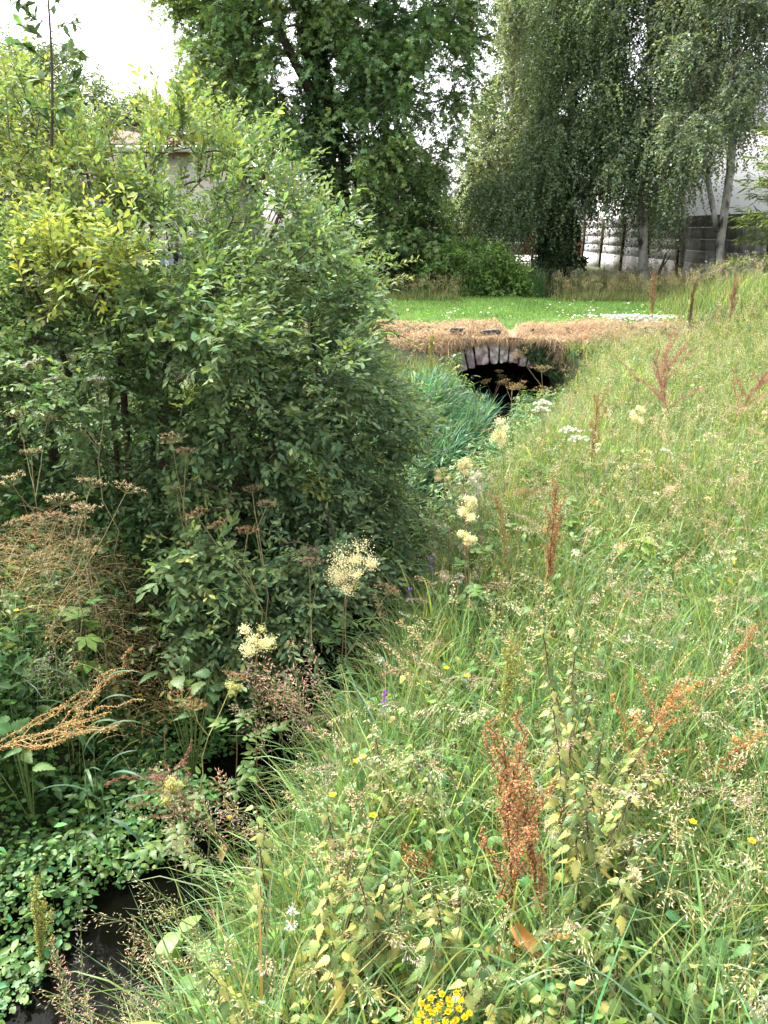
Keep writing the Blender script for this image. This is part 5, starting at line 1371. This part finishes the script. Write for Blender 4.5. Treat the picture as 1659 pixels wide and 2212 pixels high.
# broad glaucous reed plants on the left and arching blades in the shade
def reed(label, x, y, H, n, L, t, col=(.085, .165, .085), dirs=None, w=.016):
    top = P(x, y, t); b = top - np.array([0, 0, H]); b[2] = max(ground_z(b[0], b[1]), WATER_Z) - .02; H = top[2] - b[2]
    root = thing('reed_grass_plant', label, 'reed', b, 'broad bladed reeds on the left')
    st = curve(b, lean_vec(4, 60), H, 0); gs = Geo(); gs.tubes(st[None], np.linspace(.004, .0025, 10), 5, (.12, .19, .07)); gs.build('stem', M_STEM, root)
    for i in range(n):
        s = .45 + .55 * (i + .5) / n; o = along(st, np.array([s])); a = (i * math.pi + .8 * gau(1)[0]) if dirs is None else R(dirs[i % len(dirs)]) + .2 * gau(1)[0]
        m = 9; q = np.linspace(0, 1, m); th = .5 + .35 * gau(1)[0] + (1.6 + .5 * rnd(1)[0]) * q ** 1.2; ds = L * (.8 + .4 * rnd(1)[0]) / (m - 1)
        h = np.r_[0, np.cumsum(np.sin(th) * ds)[:-1]]; v = np.r_[0, np.cumsum(np.cos(th) * ds)[:-1]]
        pth = np.stack([o[0, 0] + h * math.cos(a), o[0, 1] + h * math.sin(a), o[0, 2] + v], 1)
        g = Geo(); sd = np.array([[-math.sin(a), math.cos(a), .15]])
        g.ribbons(pth[None], (w * np.interp(q, [0, .2, .7, 1], [.6, 1, .8, .05]))[None], sd, jit(col, 1, .12)); g.build('blade', M_GRASS, root)
reed('blue green reed with three blades hanging over the dark water', 150, 1800, .5, 3, .26, 3.55, dirs=(250, 290, 320))
reed('blue green reed with arching blades in the middle of the watercress', 205, 1690, .55, 5, .30, 3.75, dirs=(20, 330, 200, 0, 340))
reed('tall blue green reed on the left bank above the watercress', 175, 1500, .7, 6, .38, 4.1, dirs=(180, 10, 200, 340, 0, 170))
reed('reed with long blade hanging down beside the ochre dock', 160, 1590, .6, 4, .32, 3.9, dirs=(330, 300, 20, 350))
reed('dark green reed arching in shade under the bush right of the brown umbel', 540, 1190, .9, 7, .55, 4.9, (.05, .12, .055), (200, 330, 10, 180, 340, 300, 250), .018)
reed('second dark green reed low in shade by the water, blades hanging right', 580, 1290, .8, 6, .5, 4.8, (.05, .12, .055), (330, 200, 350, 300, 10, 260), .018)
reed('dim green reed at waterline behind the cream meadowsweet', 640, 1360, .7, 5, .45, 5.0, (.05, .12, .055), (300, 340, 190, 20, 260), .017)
# big soft leaves at the water's edge
def bigleaf(label, x, y, t, ls, n, col, tm=L_DOCK, wide=2.2):
    p = P(x, y, t); b = p - np.array([0, 0, .3]); b[2] = max(ground_z(b[0], b[1]), WATER_Z)
    root = thing('broad_leaf_dock', label, 'dock leaves', b, 'broad leaf clumps')
    for i in range(n):
        a = R(200) + i * 1.1 + .3 * gau(1)[0]; dv = np.array([math.cos(a), math.sin(a), .2]); o = b * .25 + p * .75 + gau(3) * (.03 if tm is L_DOCK else .08)
        g = Geo(); g.tubes(bez(b, (b + o) / 2 + np.array([0, 0, .06]), o, 5)[None], np.linspace(.004, .0025, 5), 5, (.18, .24, .08), 1)
        g.inst(tm, o[None], frames(dv[None], np.array([[0, 0, 1.]]) + .25 * gau(1, 3)), np.array([[ls * wide, ls, ls]]) * (.8 + .4 * rnd(1)[0]), jit(col, 1, .1), 0); g.build('leaf', [M_LEAF, M_STEM], root)
bigleaf('bright green broad dock leaf reaching over the dark water at lower left', 345, 1950, 2.75, .09, 4, (.17, .28, .07))
bigleaf('bright broad leaf clump among grass right of the dark water', 420, 1990, 2.6, .09, 5, (.15, .26, .07))
bigleaf('yellow green broad leaves in mid meadow right of the brown umbel stalk', 1400, 1145, 5.2, .13, 6, (.30, .38, .09), L_NETTLE, 1.2)
bigleaf('pale green lobed leaves on left bank beneath the bush foot', 390, 1420, 4.3, .11, 14, (.11, .2, .075), L_NETTLE, 1.2)
bigleaf('lobed green leaves at the far left bank edge above the ochre dock', 30, 1540, 3.9, .11, 10, (.12, .21, .06), L_NETTLE, 1.2)

# pink-brown grasses standing in front of the dark water, each a plant of its own
def grass_plant(label, pts, col, t, length=.3, width=.05, msp=70, size=.0105, bend=.5, H=.6, grp='seeding grasses in front of the water', droop=.6, azm=math.pi):
    p = P(np.array([q[0] for q in pts]), np.array([q[1] for q in pts]), t)
    b = p[0] - np.array([0, 0, H]); b[2] = max(ground_z(b[0], b[1]), WATER_Z)
    root = thing('seeding_grass', label, 'grass', b, grp)
    hh = p[:, 2] - np.maximum(ground_z(p[:, 0], p[:, 1]), WATER_Z)
    g = Geo(); panicles(g, p[:, 0] + .05, p[:, 1], np.maximum(hh, .2), col, length, width, msp, size, bend, droop, .05, z=p[:, 2] - hh, azm=azm)
    g.build('stalks', M_SEED, root)
PK = (.56, .39, .31)
grass_plant('pink brown seeding grass leaning left across the dark stream', [(600, 1400), (650, 1380), (690, 1420), (560, 1450), (640, 1450), (720, 1460), (610, 1480), (570, 1500), (630, 1410), (660, 1440), (585, 1430), (700, 1390), (680, 1470)], PK, 3.75, .34, .055, 90, .016)
grass_plant('purplish seeding grass at watercress edge left of the bright grass', [(430, 1620), (470, 1660), (400, 1700), (450, 1730), (380, 1760), (420, 1790), (500, 1700)], PK, 3.2, .34, .06, 90, .014)
grass_plant('dark pink plume of grass standing in the bottom left over the water', [(85, 1915), (95, 1990), (80, 2040)], (.52, .36, .28), 2.45, .5, .03, 120, bend=.15, azm=0)
grass_plant('second pink plume of grass right of the first in the bottom left', [(185, 2050), (150, 2120), (200, 2100)], (.52, .36, .28), 2.35, .5, .035, 120, bend=.15, azm=0)
grass_plant('straw coloured grass spray hanging over the water in lower left', [(250, 2060), (290, 2040), (330, 1980), (230, 2110), (310, 2110)], STRAW, 2.4, .4, .06, 70, bend=.6)
grass_plant('pale grass spray between dark water and foreground nettles', [(380, 1850), (420, 1900), (350, 1880), (440, 1960), (390, 1960), (330, 1900)], PALE, 2.75, .36, .055, 60, bend=.7)
grass_plant('white grey feathery grass tuft at the left edge of the bank', [(30, 1395), (20, 1420), (90, 1410), (60, 1440), (110, 1450)], (.5, .46, .4), 4.1, .3, .045, 80, bend=.4, H=.6, azm=0)

# ivy on the right end of the arch
ivy = thing('ivy', 'dark trailing ivy covering right end of the arch stones', 'ivy', P(1215, 760, 14.35))
g = Geo(); n = 2600
x, y = fill_poly([(1120, 744), (1160, 736), (1240, 740), (1290, 760), (1270, 810), (1215, 830), (1170, 800), (1140, 768)], n)
p = P(x, y, 14.40 - .12 * rnd(n)); az = gau(n, 3)
g.inst(L_ROUND, p, frames(np.array([0, -.4, -1.]) + gau(n, 3) * .5, np.array([0, -1, .5]) + gau(n, 3) * .4), .045 + .03 * rnd(n), jit((.035, .065, .025), n, .3), 0)
g.build('leaves', M_GLOSSY, ivy)
# litter at the right end of the straw bank
for (x, y, l, s) in ((1382, 690, 'white scrap of litter at right end of the straw bank, left one', 1.), (1409, 690, 'white scrap of litter at right end of the straw bank, right one', .8)):
    p = P(x, y, 15.0); g = Geo(); m = 7
    u, v = np.meshgrid(np.linspace(-1, 1, m), np.linspace(-1, 1, m)); r = np.random.default_rng(int(x))
    z = .05 * (np.sin(u * 3 + r.random() * 5) * np.cos(v * 4 + r.random() * 5)) + .02 * r.standard_normal(u.shape)
    i = (np.arange(m - 1)[:, None] * m + np.arange(m - 1)[None]).ravel()
    for k_, off in ((1, 0), (-1, .012)): g.add(np.stack([u * .10 * s * (1 + .2 * np.sin(v * 5)), z - .02 - off, v * .07 * s + .02], -1).reshape(-1, 3) + p, np.stack([i, i + 1, i + m + 1, i + m], -1), C=(.8, .8, .8))
    tag(g.build('litter', M_LITTER), l, 'litter', 'white litter on the bank')
# dead branch stub by the slender birch
p = P(1415, 585, 23.5); st_ = thing('dead_branch', 'dead forked branch stub leaning at foot of the slender birch', 'branch', p * np.array([1, 1, 0]))
g = Geo(); a = p * np.array([1, 1, 0]); e1 = P(1440, 545, 23.4); e2 = P(1425, 560, 23.4)
g.tubes(np.stack([a, (a + e1) / 2 + np.array([.02, 0, .05]), e1])[None], np.array([.06, .045, .02]), 6, (.1, .1, .1)); g.tubes(np.stack([(a + e1) / 2, e2 + np.array([.3, 0, .1])])[None], np.array([.035, .015]), 5, (.1, .1, .1)); g.build('wood', M_BARK, st_)
